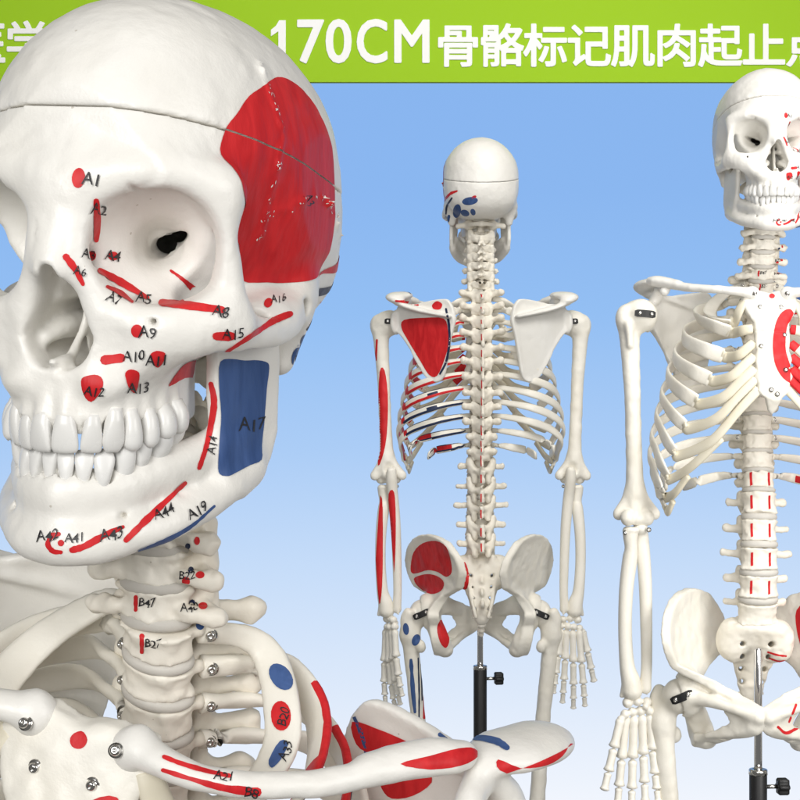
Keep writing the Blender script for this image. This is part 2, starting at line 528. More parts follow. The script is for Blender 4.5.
def mandible_volume():
    v = Vol((-62, -108, -108), (62, 14, 10), H)
    for s in (-1, 1):
        v.path([(0, -87, -89, 8), (s * 16, -85, -89, 7.5), (s * 34, -64, -85, 6.5), (s * 44, -36, -77, 6), (s * 48, -16, -69, 5.5)], k=5)
        v.path([(0, -87.5, -71, 6.4), (s * 15, -83, -70, 6.6), (s * 26, -66, -66, 7), (s * 36, -42, -60, 7), (s * 42, -24, -54, 5.5)], k=15)
        v.cap((s * 14, -88, -92), (s * 18, -84, -90), 5.5, 5, k=6)
        ram = [(-40, -74), (-41, -56), (-43, -38), (-42, -18), (-38, -5), (-34, -4), (-26, -13), (-19, -16), (-12, -10), (-8, -1), (0, 0), (2, -10), (1, -36), (0, -56), (-6, -68), (-16, -77), (-26, -80)]
        v.plate(0, ram, lambda y, z, s=s: s * (47.5 + .24 * np.clip(y + 14, -26, 16) + .04 * (-40 - z)), lambda y, z: 6.5 + 0 * y, k=5, round_=2.6)
        v.ell((s * 50, -5, -2), (8.5, 4.6, 4.4), k=3)
        v.cap((s * 24, -88, -80), (s * 22, -80, -80), 1.3, 1, k=1.2, sub=True)
    v.ell((0, -92, -91), (13, 6.5, 8), k=7)
    sockets(v, False)
    v.rough(.16, 9, 5)
    v.fn((-52, -30, -75), (52, 6, 8), lambda X, Y, Z: 8 + 0 * (X + Y + Z), k=0)
    return v


def arch_pt(th, a, b, y0):
    return np.array([a * math.sin(th), y0 - b * math.cos(th)])


def tooth_row(upper):
    """Where each tooth of the left half sits: width, height, depth, kind, x, y, turn, biting edge."""
    if upper:
        W = [9.9, 8.0, 8.4, 7.4, 7.2, 9.6, 9.2]; Hh = [15.5, 14.6, 16.6, 14.6, 13.4, 12.6, 12.0]; D = [6.5, 6, 7.6, 8.6, 8.8, 10.5, 10]
        a, b, y0 = 31.0, 40.5, -56.0
    else:
        W = [6.4, 7.0, 7.8, 7.4, 7.4, 10.6, 10]; Hh = [14.4, 14.4, 15.6, 14, 12.8, 12, 11.6]; D = [5.6, 6, 7.2, 7.6, 8, 10, 9.8]
        a, b, y0 = 29.0, 37.0, -55.0
    kinds = ['incisor', 'incisor', 'canine', 'premolar', 'premolar', 'molar', 'molar']
    th = np.linspace(0, math.radians(118), 600)
    P = np.array([arch_pt(t, a, b, y0) for t in th]); S = np.concatenate([[0], np.cumsum(np.linalg.norm(np.diff(P, axis=0), axis=1))])
    run = .05; out = []
    for i, w in enumerate(W):
        mid = run + w / 2; run += w + .14
        t = float(np.interp(mid, S, th)); x, y = arch_pt(t, a, b, y0)
        back = max(0, i - 2) * (1.0 if upper else 2.1)
        out.append((w, Hh[i], D[i], kinds[i], x, y, math.degrees(math.atan2(b * math.sin(t), a * math.cos(t))), (-55.5 + back * 1.3) if upper else (-54.5 + back * 1.1)))
    return out


def sockets(v, upper):
    """Root swellings on the jaw and the rimmed pits that the teeth stand in."""
    g = 1 if upper else -1
    for w, hh, d, kind, x, y, ang, z in tooth_row(upper):
        nx, ny = math.sin(R(ang)), -math.cos(R(ang))          # outward
        zg = z + g * hh * .80
        for s in (-1, 1):
            v.cap((s * (x - nx * 1.2), y - ny * 1.2, zg + g * 1), (s * (x - nx * 3.2), y - ny * 3.2, zg + g * 11), w * .36, w * .22, k=3.5)
        for s in (-1, 1):
            v.ell((s * (x + nx * .6), y + ny * .6, zg - g * 4.2), (w * .53, d * .56, 5.4), k=.8, sub=True, rot=(0, 0, s * ang))


def lay_teeth(parent, upper):
    """Teeth set along an elliptic arch, centre to back, both sides."""
    rr = random.Random(3 if upper else 5)
    for s in (-1, 1):
        for w, hh, d, kind, x, y, ang, z in tooth_row(upper):
            V, F = tooth_mesh(w * 1.0, d, hh * rr.uniform(.97, 1.05), kind if kind in ('incisor', 'canine') else 'molar', upper)
            if not upper: V[:, 2] *= -1; F = [f[::-1] for f in F]
            me = fix_normals(mesh('tooth', V, F, TOOTH))
            put('tooth', me, parent, (s * x, y + rr.uniform(-.5, .5), z + rr.uniform(-.5, .5)), (rr.uniform(-3, 3) - (3 if upper else -3), rr.uniform(-4, 4), s * ang + rr.uniform(-6, 6)))


def build_skull(parent, loc):
    v = skull_volume()
    # raised, pitted seams where the plates of the braincase meet
    E0 = Vol.skin
    X, Y, Z = zone(v)
    cut = Z - (CUT_Z + CUT_S * Y) + 0 * X
    base = np.maximum(v.F, cut + .32)
    top = np.maximum(v.F, -(cut - .32))
    V, Q = v.skin(v.F, 1); TREES['uncut'] = BVHTree.FromPolygons(V.tolist(), Q.tolist())
    V, Q = v.skin(base, 1)
    sk = put('skull', mesh('skull', V, Q, BONE), parent, loc)
    Vt, Qt = v.skin(top, 1)
    capo = put('skull_cap', mesh('skull_cap', Vt, Qt, BONE), sk, label='sawn off top of the skull resting above a thin cut line')
    lay_teeth(sk, True)
    m = mandible_volume()
    Vm, Qm = m.skin(None, 1)
    ja = put('lower_jaw', mesh('lower_jaw', Vm, Qm, BONE), parent, loc)
    lay_teeth(ja, False)
    return sk, capo, ja
# ================================================================ BODY (mm above the stand's floor; x to the skeleton's left, -y to its front)
SKULL_AT = (0, -12, 1572)


def spine_y(z):
    zs = [980, 1030, 1080, 1145, 1215, 1290, 1350, 1400, 1440, 1470, 1500, 1540]
    ys = [6, -6, -10, -2, 14, 27, 24, 12, 0, -7, -8, 2]
    return float(np.interp(z, zs, ys))


LEVELS = []      # (kind, index, z centre, body half-width, half-depth, height)
z = 1521.0
for i in range(2, 8):
    LEVELS.append(('C', i, z, 14.2 + .5 * (i - 2), 9.6 + .15 * i, 13.0)); z -= 17.6
z -= 1.2
for i in range(1, 13):
    LEVELS.append(('T', i, z, 16.6 + .3 * i, 11.4 + .36 * i, 14.6 + .42 * i)); z -= 19.4 + .42 * i
z -= 3.5
for i in range(1, 6):
    LEVELS.append(('L', i, z, 21.5 + .9 * i, 15.5 + .4 * i, 26.5)); z -= 34.0
SAC_TOP = z + 16.5
LV = {(k, i): (z, a, b, h) for k, i, z, a, b, h in LEVELS}


def tilt(z):
    return math.degrees(math.atan2(spine_y(z + 12) - spine_y(z - 12), 24))


def vertebra_mesh(kind, i, a, b, h):
    r = random.Random(i * 7 + ord(kind))
    st = {'C': 1.0, 'T': 1.3, 'L': 1.5}[kind]
    wd = {'C': 34, 'T': 46, 'L': 52}[kind]; bk = {'C': 44, 'T': 52, 'L': 62}[kind]; dn = {'C': 18, 'T': 44, 'L': 30}[kind]
    v = Vol((-wd, -b - 5, -dn), (wd, b + bk, 24 if kind != 'L' else 28), st)

    def body(X, Y, Z):
        w = 1 - .13 * (1 - np.clip(np.abs(Z) / (h / 2), 0, 1) ** 2)
        flat = np.where(Y > 0, Y * 1.12, Y)
        e = (np.sqrt((X / (a * w)) ** 2 + (flat / (b * w)) ** 2) - 1) * min(a, b)
        dz = np.abs(Z) - h / 2
        q = 1.6
        return np.minimum(np.maximum(e + q, dz + q), 0) + np.sqrt(np.maximum(e + q, 0) ** 2 + np.maximum(dz + q, 0) ** 2) - q
    v.fn((-a, -b, -h / 2), (a, b, h / 2), body)
    if kind == 'C':
        L = [0, 0, 17, 15, 15, 17, 20, 29][i]
        for s in (-1, 1):
            v.path([(s * 8, 3, 1, 3.4), (s * 15, 9, 1, 4.2), (s * 17, 14, 0, 4.6)], k=3)                    # pedicle and pillar
            v.cap((s * 17, 12, 7), (s * 17, 16, -7), 5.2, 5.2, k=3)
            v.path([(s * 10, -4, -1, 2.4), (s * 18, -4, -3, 3.6), (s * (20 + 1.6 * (i - 2)) + s * r.uniform(-1, 1.5), 0, -5, 4.4)], k=2.2)   # transverse bar, front
            v.path([(s * 15, 8, -1, 2.8), (s * 20, 6, -3, 3.4), (s * (20.5 + 1.6 * (i - 2)), 1, -5, 4)], k=2.2)
            v.path([(s * 16, 15, 0, 4.6), (s * 9, 23, -1, 4.4), (0, 27, -2, 4.4)], k=3, sq=(1, 1.2, .6))    # lamina
            v.path([(0, 26, -2, 3.6), (s * 2, 26 + L * .6, -5, 2.6), (s * 4.5, 26 + L, -8, 2.6)], k=2.5)
            v.cap((s * (a - 1.5), 2, h / 2 - 1), (s * (a - 2), -3, h / 2), 2.0, 1.4, k=2)                       # uncus
        if i == 2: v.path([(0, -1, 5, 6), (0, -2, 16, 4.8), (0, -2, 20, 4.2)], k=3)
    elif kind == 'T':
        drop = 6 + 17 * math.exp(-((i - 6.5) / 3.6) ** 2); L = 26 if i < 10 else 22
        tp = 32 - .9 * max(0, i - 4) - (5 if i > 10 else 0); tb = b + 17 + (2 if i < 9 else 0)
        for s in (-1, 1):
            v.path([(s * 9, b * .5, 3, 4.2), (s * 12, b + 6, 3, 4.8), (s * 14, b + 10, 2, 5)], k=3)
            v.cap((s * 11, b + 9, 9), (s * 11, b + 12, -10), 4.4, 4.2, k=3, sq=(.85, 1.15, 1))
            v.path([(s * 13, b + 10, 1, 4.6), (s * (tp - 8), tb - 3, 2, 4.6), (s * (tp - 1), tb, 3, 6.2)], k=3)
            v.path([(s * 12, b + 12, 0, 5.4), (s * 6, b + 17, -3, 5.4), (0, b + 20, -5, 5.4)], k=3, sq=(1, 1.3, .52))
            v.ell((s * (a - 1), b * .55, h * .32), (3, 4, 3.5), k=2)
        v.path([(0, b + 18, -4, 4.2), (0, b + 18 + L * .55, -5 - drop * .6, 3.2), (0, b + 18 + L, -7 - drop, 3.4)], k=3, sq=(1.2, 1, .8))
    else:
        tp = [0, 34, 38, 41, 37, 36][i]
        for s in (-1, 1):
            v.path([(s * 14, b * .6, 5, 6), (s * 16, b + 8, 4, 6)], k=4)
            v.path([(s * 16, b + 6, 4, 5), (s * (tp - 9), b + 7, 3, 4), (s * tp, b + 10, 4, 4.2)], k=4, sq=(1, 1.2, .85))
            v.path([(s * 19, b + 11, 15, 5.5), (s * 17, b + 14, 4, 6), (s * 12, b + 18, -10, 5), (s * 11, b + 19, -18, 5)], k=4)
            v.path([(s * 15, b + 14, 1, 5.5), (s * 7, b + 20, -2, 5), (0, b + 24, -4, 4.5)], k=4)
        v.fn((-6, b + 18, -20), (6, b + 50, 10), lambda X, Y, Z: np.maximum(np.maximum(np.abs(X) - 2.6 - 1.2 * np.clip((Y - b - 36) / 10, 0, 1), np.abs(Z + 4 + .12 * (Y - b - 20)) - 10), np.maximum(b + 20 - Y, Y - b - 47)), k=4)
    v.rough({'C': .6, 'T': .7, 'L': .8}[kind], {'C': 5, 'T': 6, 'L': 8}[kind], i * 3 + ord(kind))
    return v.skin(None, 1)


def disc_mesh(a, b, h, n=40):
    prof = [(.0, -h / 2), (.90, -h / 2), (.985, -h / 4), (1.0, 0), (.985, h / 4), (.90, h / 2), (.0, h / 2)]
    V = []; F = []
    for r, zz in prof:
        for k in range(n):
            t = 2 * math.pi * k / n
            y = math.sin(t) * b * r
            V.append((math.cos(t) * a * r, y / 1.12 if y > 0 else y, zz))
    for q in range(len(prof) - 1):
        for k in range(n):
            F.append((q * n + k, q * n + (k + 1) % n, (q + 1) * n + (k + 1) % n, (q + 1) * n + k))
    return np.array(V), np.array(F)


def screw(parent, at, rot=(90, 0, 0), r=2.6):
    """Slotted screw head on a washer; its axis is local z."""
    V, F = lathe([(0.01, -3), (r * 1.45, -3), (r * 1.45, -2.2), (r * 1.05, -2.2), (r * 1.05, -.6), (r * .8, .3), (r * .28, .55), (r * .26, .1), (.01, .1)], n=18)
    if 'screw' not in SHARED: SHARED['screw'] = fix_normals(mesh('screw', V, F, STEEL))
    return put('screw', SHARED['screw'], parent, at, rot)


SHARED = {}
RIBS = {}        # side, number -> (centre line, up vectors)


def rib_line(i, s):
    """Centre line of rib i from its vertebra round to where its cartilage starts."""
    z, a, b, h = LV['T', i]; y = spine_y(z); zz = z + h * .28
    W = [0, 64, 80, 96, 107, 115, 122, 128, 133, 135, 131, 116, 86][i]
    D = [0, 50, 42, 52, 60, 66, 74, 84, 92, 92, 84, 58, 34][i]
    xe = [0, 44, 47, 56, 72, 88, 101, 112, 119, 122, 120, 104, 80][i]
    ye = [0, -50, -58, -68, -72, -70, -64, -54, -44, -34, -24, 8, 42][i]
    ym = [0, -2, -8, -10, -10, -8, -6, -4, 0, 6, 12, 30, 46][i]
    yb = y + b + [0, 18, 24, 27, 30, 32, 33, 33, 33, 32, 30, 24, 18][i]
    P = [(a * .95, y + b * .7, zz), (a + 16, y + b + 13, zz - 1), (W * .58, yb, zz - .10 * D), (W * .86, yb - 14 - .05 * W, zz - .26 * D),
         (W * 1.0, ym + 10, zz - .47 * D), (W * .985, ym - 22, zz - .66 * D), (xe + .55 * (W - xe), (ye + ym - 22) * .5 - 10, zz - .85 * D), (xe, ye, zz - D)]
    if i == 1:      # the first rib drops away from the neck at once
        P = [P[0], (a + 15, y + b + 12, zz - 5), (W * .68, yb - 5, zz - .24 * D), (W * .88, yb - 20, zz - .46 * D), (W, ym + 2, zz - .70 * D), (W * .98, ym - 26, zz - .88 * D), (W * .86, ye + 6, zz - .97 * D), (xe, ye, zz - D)]
    if i >= 11: P = P[:6] if i == 11 else P[:5]
    C = spline(P, 8); C[:, 0] *= s
    ctr = np.array([0, y - 10, 0]); out = C - ctr; out[:, 2] = 0; out /= np.linalg.norm(out, axis=1)[:, None]
    T = np.gradient(C, axis=0); T /= np.linalg.norm(T, axis=1)[:, None]
    up = np.cross(T, out); up *= np.sign(up[:, 2])[:, None]
    if i <= 2:      # the first ribs lie flat, broad side up
        mixf = .75 if i == 1 else .35
        up = up * (1 - mixf) + out * mixf
    return C, up


def build_rib(parent, i, s):
    C, up = rib_line(i, s); RIBS[s, i] = (C, up)
    n = len(C); t = np.linspace(0, 1, n)
    wid = np.interp(t, [0, .05, .12, .3, .7, .95, 1], [9.5, 9, 9, 13, 16, 17.5, 16]) * (1.12 if 2 <= i <= 5 else 1.0) * (.85 if i > 10 else 1) * (1.15 if i == 1 else 1)
    thk = np.interp(t, [0, .08, .2, .6, 1], [8.5, 6.2, 5.8, 4.7, 4.4])
    V, F, tag = sweep(C, wid, thk, up, 14, 2.6)
    V = V + rng.normal(0, .10, V.shape)
    midx = np.zeros(len(F), int); mats = [BONE2]
    if s > 0:          # coloured muscle origins on the skeleton's left ribs
        mats = [BONE2, RED, DARK]
        rr = random.Random(i)
        for k, (ring, seg) in enumerate(tag):
            u = ring / n; ang = seg / 14
            if .50 < u < .92 and i >= 2 and seg in (2, 3, 4): midx[k] = 1 if (ring // 8) % 5 != 3 else 0          # inside
            if i >= 2 and .44 < u < .80 and seg in (9, 10, 11, 12): midx[k] = 1 if (ring // 7) % 3 != 1 else 0   # outside, round the flank
            if i >= 3 and .12 < u < .46 and seg in (8, 9): midx[k] = (1 if i < 9 else 2) if (ring // 9) % 4 != 3 else 0
            if i >= 8 and .12 < u < .46 and seg == 12: midx[k] = 2
            if i in (6, 8, 9) and .25 < u < .31 and seg == 10: midx[k] = 2
            if i in (2, 3) and .36 < u < .72 and seg in (0, 1, 12, 13): midx[k] = 1 if (ring // 6) % 4 != 2 else 0
            if i in (2, 3) and .36 < u < .72 and seg == 11: midx[k] = 2
            if i >= 11 and seg in (9, 12) and u > .2: midx[k] = 2
            if i in (1, 2) and .1 < u < .3 and seg in (9, 10): midx[k] = 0
    o = put('rib', fix_normals(mesh('rib', V, F, mats, midx)), parent)
    if i <= 10:
        screw(o, C[2] + np.array([s * 1.5, -6.5, 1.0]), (80, 0, s * 20), 2.1)
    return o


STERN = [(x * (1.2 if q > 1350 else 1.12), 1404 - (1404 - q) * .9) for x, q in [(0, 1404), (12, 1408), (25, 1403), (29, 1392), (24, 1376), (18, 1362), (17, 1352), (19, 1338), (17, 1326), (20, 1314), (18, 1302), (20.5, 1290), (17, 1280), (17, 1270), (9, 1262), (5, 1246), (0, 1240)]]


def sternum_y(z):
    return np.interp(z, [1250, 1276, 1310, 1357, 1405], [-86, -97, -95, -80, -58])


def build_chest(parent):
    v = Vol((-42, -112, 1232), (42, -44, 1414), 1.6)
    poly = STERN + [(-x, zz) for x, zz in STERN[-2:0:-1]]
    v.plate(1, poly, lambda x, zz: sternum_y(zz) + .004 * x * x, lambda x, zz: np.interp(zz, [1255, 1276, 1390], [5, 9.5, 12]) + 0 * x, round_=3.2)
    v.fn((-40, -112, 1355), (40, -50, 1359), lambda X, Y, Z: np.abs(Z - 1357) - .9 + 0 * (X + Y) + np.maximum(0, (Y - (sternum_y(1357) - 3.5)) * 1.0), k=1.5, sub=True)
    v.rough(.5, 7, 3)
    V, Q = v.skin(None, 2)
    st = put('sternum', mesh('sternum', V, Q, BONE2), parent)
    # rib cartilage
    notch = {1: (31, 1393), 2: (23, 1359), 3: (22, 1342), 4: (22, 1326), 5: (22, 1311), 6: (21, 1299), 7: (17, 1287)}
    ends = {}
    for s in (-1, 1):
        for i in range(1, 11):
            C, up = RIBS[s, i]
            e = C[-1]; d = C[-1] - C[-4]; d = d / np.linalg.norm(d)
            if i <= 7:
                x, zz = notch[i]; tgt = np.array([s * x, float(sternum_y(zz)) + 1, zz])
                bow = np.array([0, -5 - 1.6 * i, -1.5 * i if i > 2 else 0])
                P = [e - d * 2, e + d * (4 + .5 * i), e * .62 + tgt * .38 + bow + d * i, e * .26 + tgt * .74 + bow * .7, tgt]
            else:
                q = ends[s, i - 1]; tgt = q[int(len(q) * .60)] + np.array([0, 2, -8.0])
                P = [e - d * 2, e + d * 6, e * .55 + tgt * .45 + np.array([0, -7, -9.0]), tgt]
            P = np.array(P); c = spline(P, 8); ends[s, i] = c
            out = c * (1, 1, 0); out = out + (0, 30, 0); T = np.gradient(c, axis=0)
            u2 = np.cross(T, out)
            u2 *= np.sign(u2[:, 2] + 1e-6)[:, None]
            t = np.linspace(0, 1, len(c))
            V, F, tg = sweep(c, np.interp(t, [0, .3, .8, 1], [15, 13.5, 12, 12]), np.interp(t, [0, 1], [4.8, 6]), u2, 12, 2.3)
            mi = [1 if s > 0 and 2 <= i <= 6 and r_ > len(c) * .74 else 0 for r_, g_ in tg]
            put('rib_cartilage', fix_normals(mesh('rib_cartilage', V, F, [CART, RED], mi)), parent)
    for x, zz in ((12, 1386), (-13, 1386), (14, 1352), (-14, 1338), (14, 1310), (-3, 1286), (4, 1281)):
        screw(st, (x, float(sternum_y(zz)) - 7.5, zz), (90, 0, 0), 1.7)
    return st


def clavicle_mesh():
    v = Vol((8, -86, 1374), (160, 40, 1436), 1.4)
    v.path([(20, -61, 1402, 8.5), (28, -64, 1404, 7.6), (48, -68, 1406, 6.2), (72, -60, 1408, 5.8), (96, -40, 1411, 6.2), (114, -20, 1416, 7.2), (128, -6, 1420, 8), (137, 1, 1421, 7)], k=0, sq=(1, 1, 1.15))
    v.path([(108, -26, 1416, 5), (121, -15, 1419, 6.5), (133, -7, 1421, 5.5)], k=6, sq=(.8, .8, 1.3))
    v.ell((21, -61, 1402), (7, 8, 10), k=5)
    v.rough(.3, 11, 3)
    return v.skin(None, 2)


# scapula frame: u (outward along the blade), v (up), w (backward, off the blade)
SC_O = np.array([107, 52, 1372.0]); SC_A = R(-38)
SC_E = np.array([[math.cos(SC_A), math.sin(SC_A), 0.0], [0, 0, 1.0], [-math.sin(SC_A), math.cos(SC_A), 0.0]])    # rows u, v, w


def scap(p):
    return SC_O + p[0] * SC_E[0] + p[1] * SC_E[1] + p[2] * SC_E[2]


def scapula_mesh():
    v = Vol((-88, -98, -62), (78, 76, 60), 1.5)
    poly = spline([(-66, 34), (-57, 41), (-34, 39), (-8, 35), (14, 33), (24, 30), (34, 28), (40, 16), (41, 2), (34, -10), (24, -20), (8, -40), (-8, -64), (-24, -85), (-40, -92), (-54, -84), (-61, -52), (-67, -20), (-73, 4), (-71, 22)], 3, True)
    off = lambda u, w: 3 - .0026 * (u + 6) ** 2 - .0002 * (w + 10) ** 2
    def thick(u, w):
        d = -poly_sdf(np.array(poly, float), u, w)
        return np.clip(7.0 - .42 * np.clip(d, 0, 9), 3.4, 7.0) + 6 * np.clip((u - 12) / 26, 0, 1) * (w > -60)
    v.plate(2, poly, off, thick, round_=1.6)
    # spine of the scapula rising into the acromion
    def ridge(U, V_, W):
        t = np.clip((U + 69) / 88, 0, 1); hh = 4 + 20 * t ** .9
        q = np.clip(W / hh, 0, 1)
        du = np.maximum(np.maximum(-69 - U, U - 19), 0)
        return np.sqrt((V_ - (12 + 20 * t + 3 * t * q)) ** 2 + (W - q * hh) ** 2 + du ** 2) - (2.6 + 1.2 * t * q)
    v.fn((-74, 5, -4), (24, 42, 30), ridge, k=4)
    v.path([(-66, 13, 5, 4), (-24, 21, 14, 4.6), (4, 30, 21, 5.6), (18, 38, 25, 8), (25, 44, 23, 11), (30, 48, 10, 12.5), (31, 50, -12, 11)], k=4, sq=(.85, 1.85, .8))
    v.path([(16, 39, 26, 6), (25, 45, 18, 10), (29, 49, 0, 11)], k=6, sq=(.7, 2.0, .7))
    # glenoid and coracoid
    v.ell((40, 6, 0), (7, 20, 13), k=5)
    v.ell((52, 6, 0), (9, 17, 11), k=2, sub=True)
    v.path([(30, 30, -4, 8), (32, 42, -16, 7), (42, 42, -34, 6.5), (52, 36, -42, 6)], k=5)
    v.rough(.25, 12, 3)
    V, Q = v.skin(None, 1)
    return np.array([SC_O]) + V @ SC_E, Q


def humerus_mesh():
    v = Vol((128, -38, 1098), (206, 46, 1404), 1.6)
    v.ell((160, 6, 1378), (21, 21, 21))
    v.path([(170, 6, 1376, 17), (174, 6, 1362, 14.5), (173, 4, 1335, 12), (170, 3, 1290, 10.8), (168, 3, 1240, 10.2), (166, 3, 1190, 10.4), (164, 4, 1150, 12), (163, 4, 1132, 12)], k=7)
    v.ell((181, 2, 1374), (11, 13, 17), k=5)
    v.path([(176, -10, 1366, 6), (174, -9, 1340, 4)], k=4)
    v.path([(164, 4, 1160, 9), (148, 6, 1138, 8), (140, 8, 1129, 8)], k=8, sq=(1, 1.3, 1))
    v.path([(165, 4, 1160, 8), (178, 4, 1138, 8), (184, 4, 1128, 8)], k=8, sq=(1, 1.3, 1))
    v.path([(150, -2, 1124, 10), (156, -2, 1122, 8), (163, -3, 1124, 9.5)], k=2)
    v.ell((174, -6, 1124), (9.5, 10.5, 10.5), k=2)
    v.ell((160, 18, 1140), (10, 8, 11), k=4, sub=True)
    v.ell((160, -12, 1144), (9, 6, 8), k=4, sub=True)
    v.rough(.4, 12, 3)
    V, Q = v.skin(None, 2)
    V[:, 0] -= 11
    return V, Q


def forearm_meshes():
    v = Vol((132, -30, 870), (178, 40, 1150), 1.5)       # ulna, on the little-finger side
    v.path([(156, 18, 1138, 8), (156, 16, 1126, 9), (155, 12, 1108, 9), (153, 8, 1088, 9), (149, 6, 1040, 8.4), (147, 5, 980, 7.6), (146, 4, 930, 7), (147, 4, 905, 7.4), (147, 4, 897, 7.6)], k=0)
    v.ell((156, -1, 1111), (9, 9, 8), k=6)
    v.ell((156, 2, 1124), (12, 11, 10.5), k=2, sub=True)
    v.cap((146, 8, 900), (145, 9, 889), 3, 2, k=2)
    U = v.skin(None, 2)
    v = Vol((152, -30, 874), (206, 36, 1126), 1.5)       # radius
    v.path([(175, -3, 1106, 10), (175, -3, 1098, 9), (174, -2, 1084, 8), (175, 0, 1070, 9.5), (179, 0, 1030, 9), (180, 0, 980, 8.6), (177, 0, 930, 9.4), (172, 0, 908, 12), (170, 0, 894, 13)], k=0)
    v.ell((174, -3, 1109), (11, 11, 5), k=1)
    v.ell((174, -3, 1118), (8, 8, 6), k=1, sub=True)
    v.cap((179, 0, 896), (183, 0, 887), 5, 3, k=3)
    W = v.skin(None, 2)
    W[0][:, 0] -= 6
    for q in (U[0], W[0]):
        q[:, 0] -= 10; q[:, 2] = 1108 - (1108 - q[:, 2]) * .94
    return U, W


def small_bone(L, r0, r1, rm, n=12):
    """Finger bone along -z from the origin."""
    pr = [(.01, 1.5)]
    for k in range(13):
        t = k / 12
        rr = rm + (r0 - rm) * max(0, 1 - t * 4.2) ** 1.3 + (r1 - rm) * max(0, 1 - (1 - t) * 4.6) ** 1.2
        pr.append((rr * (math.sqrt(max(.1, t * 8)) if t < .1 else 1), -L * t))
    pr.append((r1 * .6, -L - 1.6)); pr.append((.01, -L - 2.2))
    return lathe(pr, n=n)


def build_hand(parent, s, rot, spread=1.0):
    """Hand hanging from the wrist at (160, 2, 886)."""
    v = Vol((130, -26, 838), (192, 30, 892), 1.4)
    rr = random.Random(11)
    for x, y, zz, q in ((150, 2, 879, 7), (162, 0, 880, 7.5), (174, -1, 878, 8), (147, 0, 868, 7), (158, 2, 867, 7.5), (168, 1, 866, 7), (178, -4, 864, 7), (152, -4, 874, 5), (183, -8, 858, 6)):
        v.ell((x + rr.uniform(-.6, .6), y, zz), (q * .84, q, q * .84), k=1.2)
    V, Q = v.skin(None, 1)
    V = V - np.array([162, 0, 884]); V[:, 0] *= s
    h = put('hand', mesh('hand', V, Q if s > 0 else Q[:, ::-1], BONE2), parent, (s * 147, 0, 898), rot)
    # (x, y, z start, angle outward, forward curl, lengths)
    fingers = [(-15, 0, -20, -10, 4, (43, 27, 16, 13)), (-6, 0, -21, -4, 5, (48, 32, 20, 15)), (4, 0, -22, 2, 5, (52, 35, 22, 15)), (14, 0, -22, 8, 4, (53, 32, 19, 14)), (21, -8, -24, 22, 12, (36, 27, 21))]
    for fx, fy, fz, ang, curl, Ls in fingers:
        p = Vector((fx, fy, fz)); cu = curl
        for j, L in enumerate(Ls):
            r0 = (8.2, 7.8, 6.8, 5.8)[j]; key = ('fb', j, L)
            if key not in SHARED:
                Vb, Fb = small_bone(L, r0, r0 * .92, r0 * .66)
                SHARED[key] = fix_normals(mesh('finger_bone', Vb, Fb, BONE2))
            a = ang * spread * s
            put('finger_bone' if j else 'palm_bone', SHARED[key], h, (p.x * s, p.y, p.z), (-cu, -a, 0))
            d = Euler((R(-cu), R(-ang * spread), 0)).to_matrix() @ Vector((0, 0, -1))
            p = p + d * (L + 3.0); cu += rr.uniform(2, 6)
    for fx in (-14, -4, 6, 16):
        screw(h, (fx * s, -2, -20), (90, 0, 0), 1.0)
    return h


def hip_mesh():
    st = 1.7
    v = Vol((-8, -82, 828), (140, 100, 1044), st)
    out = [(-52, 968), (-50, 982), (-40, 1002), (-22, 1019), (0, 1029), (24, 1034), (46, 1031), (64, 1021), (77, 1004), (83, 983), (78, 966), (70, 952), (56, 942), (46, 936), (40, 926), (40, 912), (43, 902), (38, 892), (34, 884), (38, 868), (36, 852), (26, 840), (12, 836), (0, 842), (-14, 850), (-30, 856), (-48, 862), (-60, 872), (-64, 886), (-62, 898), (-52, 905), (-42, 913), (-38, 922), (-40, 936), (-46, 950)]
    out = spline(out, 3, True)
    def X(y, z):
        il = 115 - .66 * (y + 45) + .20 * (z - 960) - .0008 * (y - 20) ** 2
        pub = np.where(y < -5, 78 - (-5 - y) * 1.30, 78 + .0 * y) - np.clip(900 - z, 0, 80) * .16 * (y > -20)
        t = np.clip((z - 905) / 45, 0, 1); t = t * t * (3 - 2 * t)
        # forward of the socket keep the front spine lateral
        return pub * (1 - t) + il * t
    def th(y, z):
        d = -poly_sdf(np.array(out, float), y, z)
        il = np.clip(11 - .32 * np.clip(d, 0, 18), 5.5, 11)
        t = np.clip((z - 905) / 40, 0, 1)
        return il * t + (13.5 + 6 * np.clip((y - 5) / 25, 0, 1)) * (1 - t)
    v.plate(0, out, X, th, round_=2.6)
    # obturator hole
    hole = [(-36, 893), (-20, 900), (0, 896), (14, 884), (14, 868), (4, 856), (-12, 858), (-30, 866), (-42, 878)]
    v.fn((-8, -46, 850), (140, 20, 904), lambda Xg, Y, Z: np.expand_dims(poly_sdf(np.array(hole, float), np.squeeze(Y + 0 * Z, 0), np.squeeze(Z + 0 * Y, 0)), 0) + 0 * Xg, k=4, sub=True)
    v.ell((86, -4, 906), (22, 29, 29), k=6)
    v.path([(80, 8, 892, 15), (66, 22, 864, 14), (57, 18, 845, 12)], k=7)
    v.path([(57, 12, 846, 8), (36, -18, 856, 5), (10, -54, 873, 6)], k=6)
    v.path([(82, -24, 906, 10), (42, -50, 899, 6.5), (8, -61, 888, 8)], k=6)
    v.ell((101, -4, 902), (23, 24.5, 24.5), k=3, sub=True)
    v.rough(.5, 12, 8)
    return v.skin(None, 2)


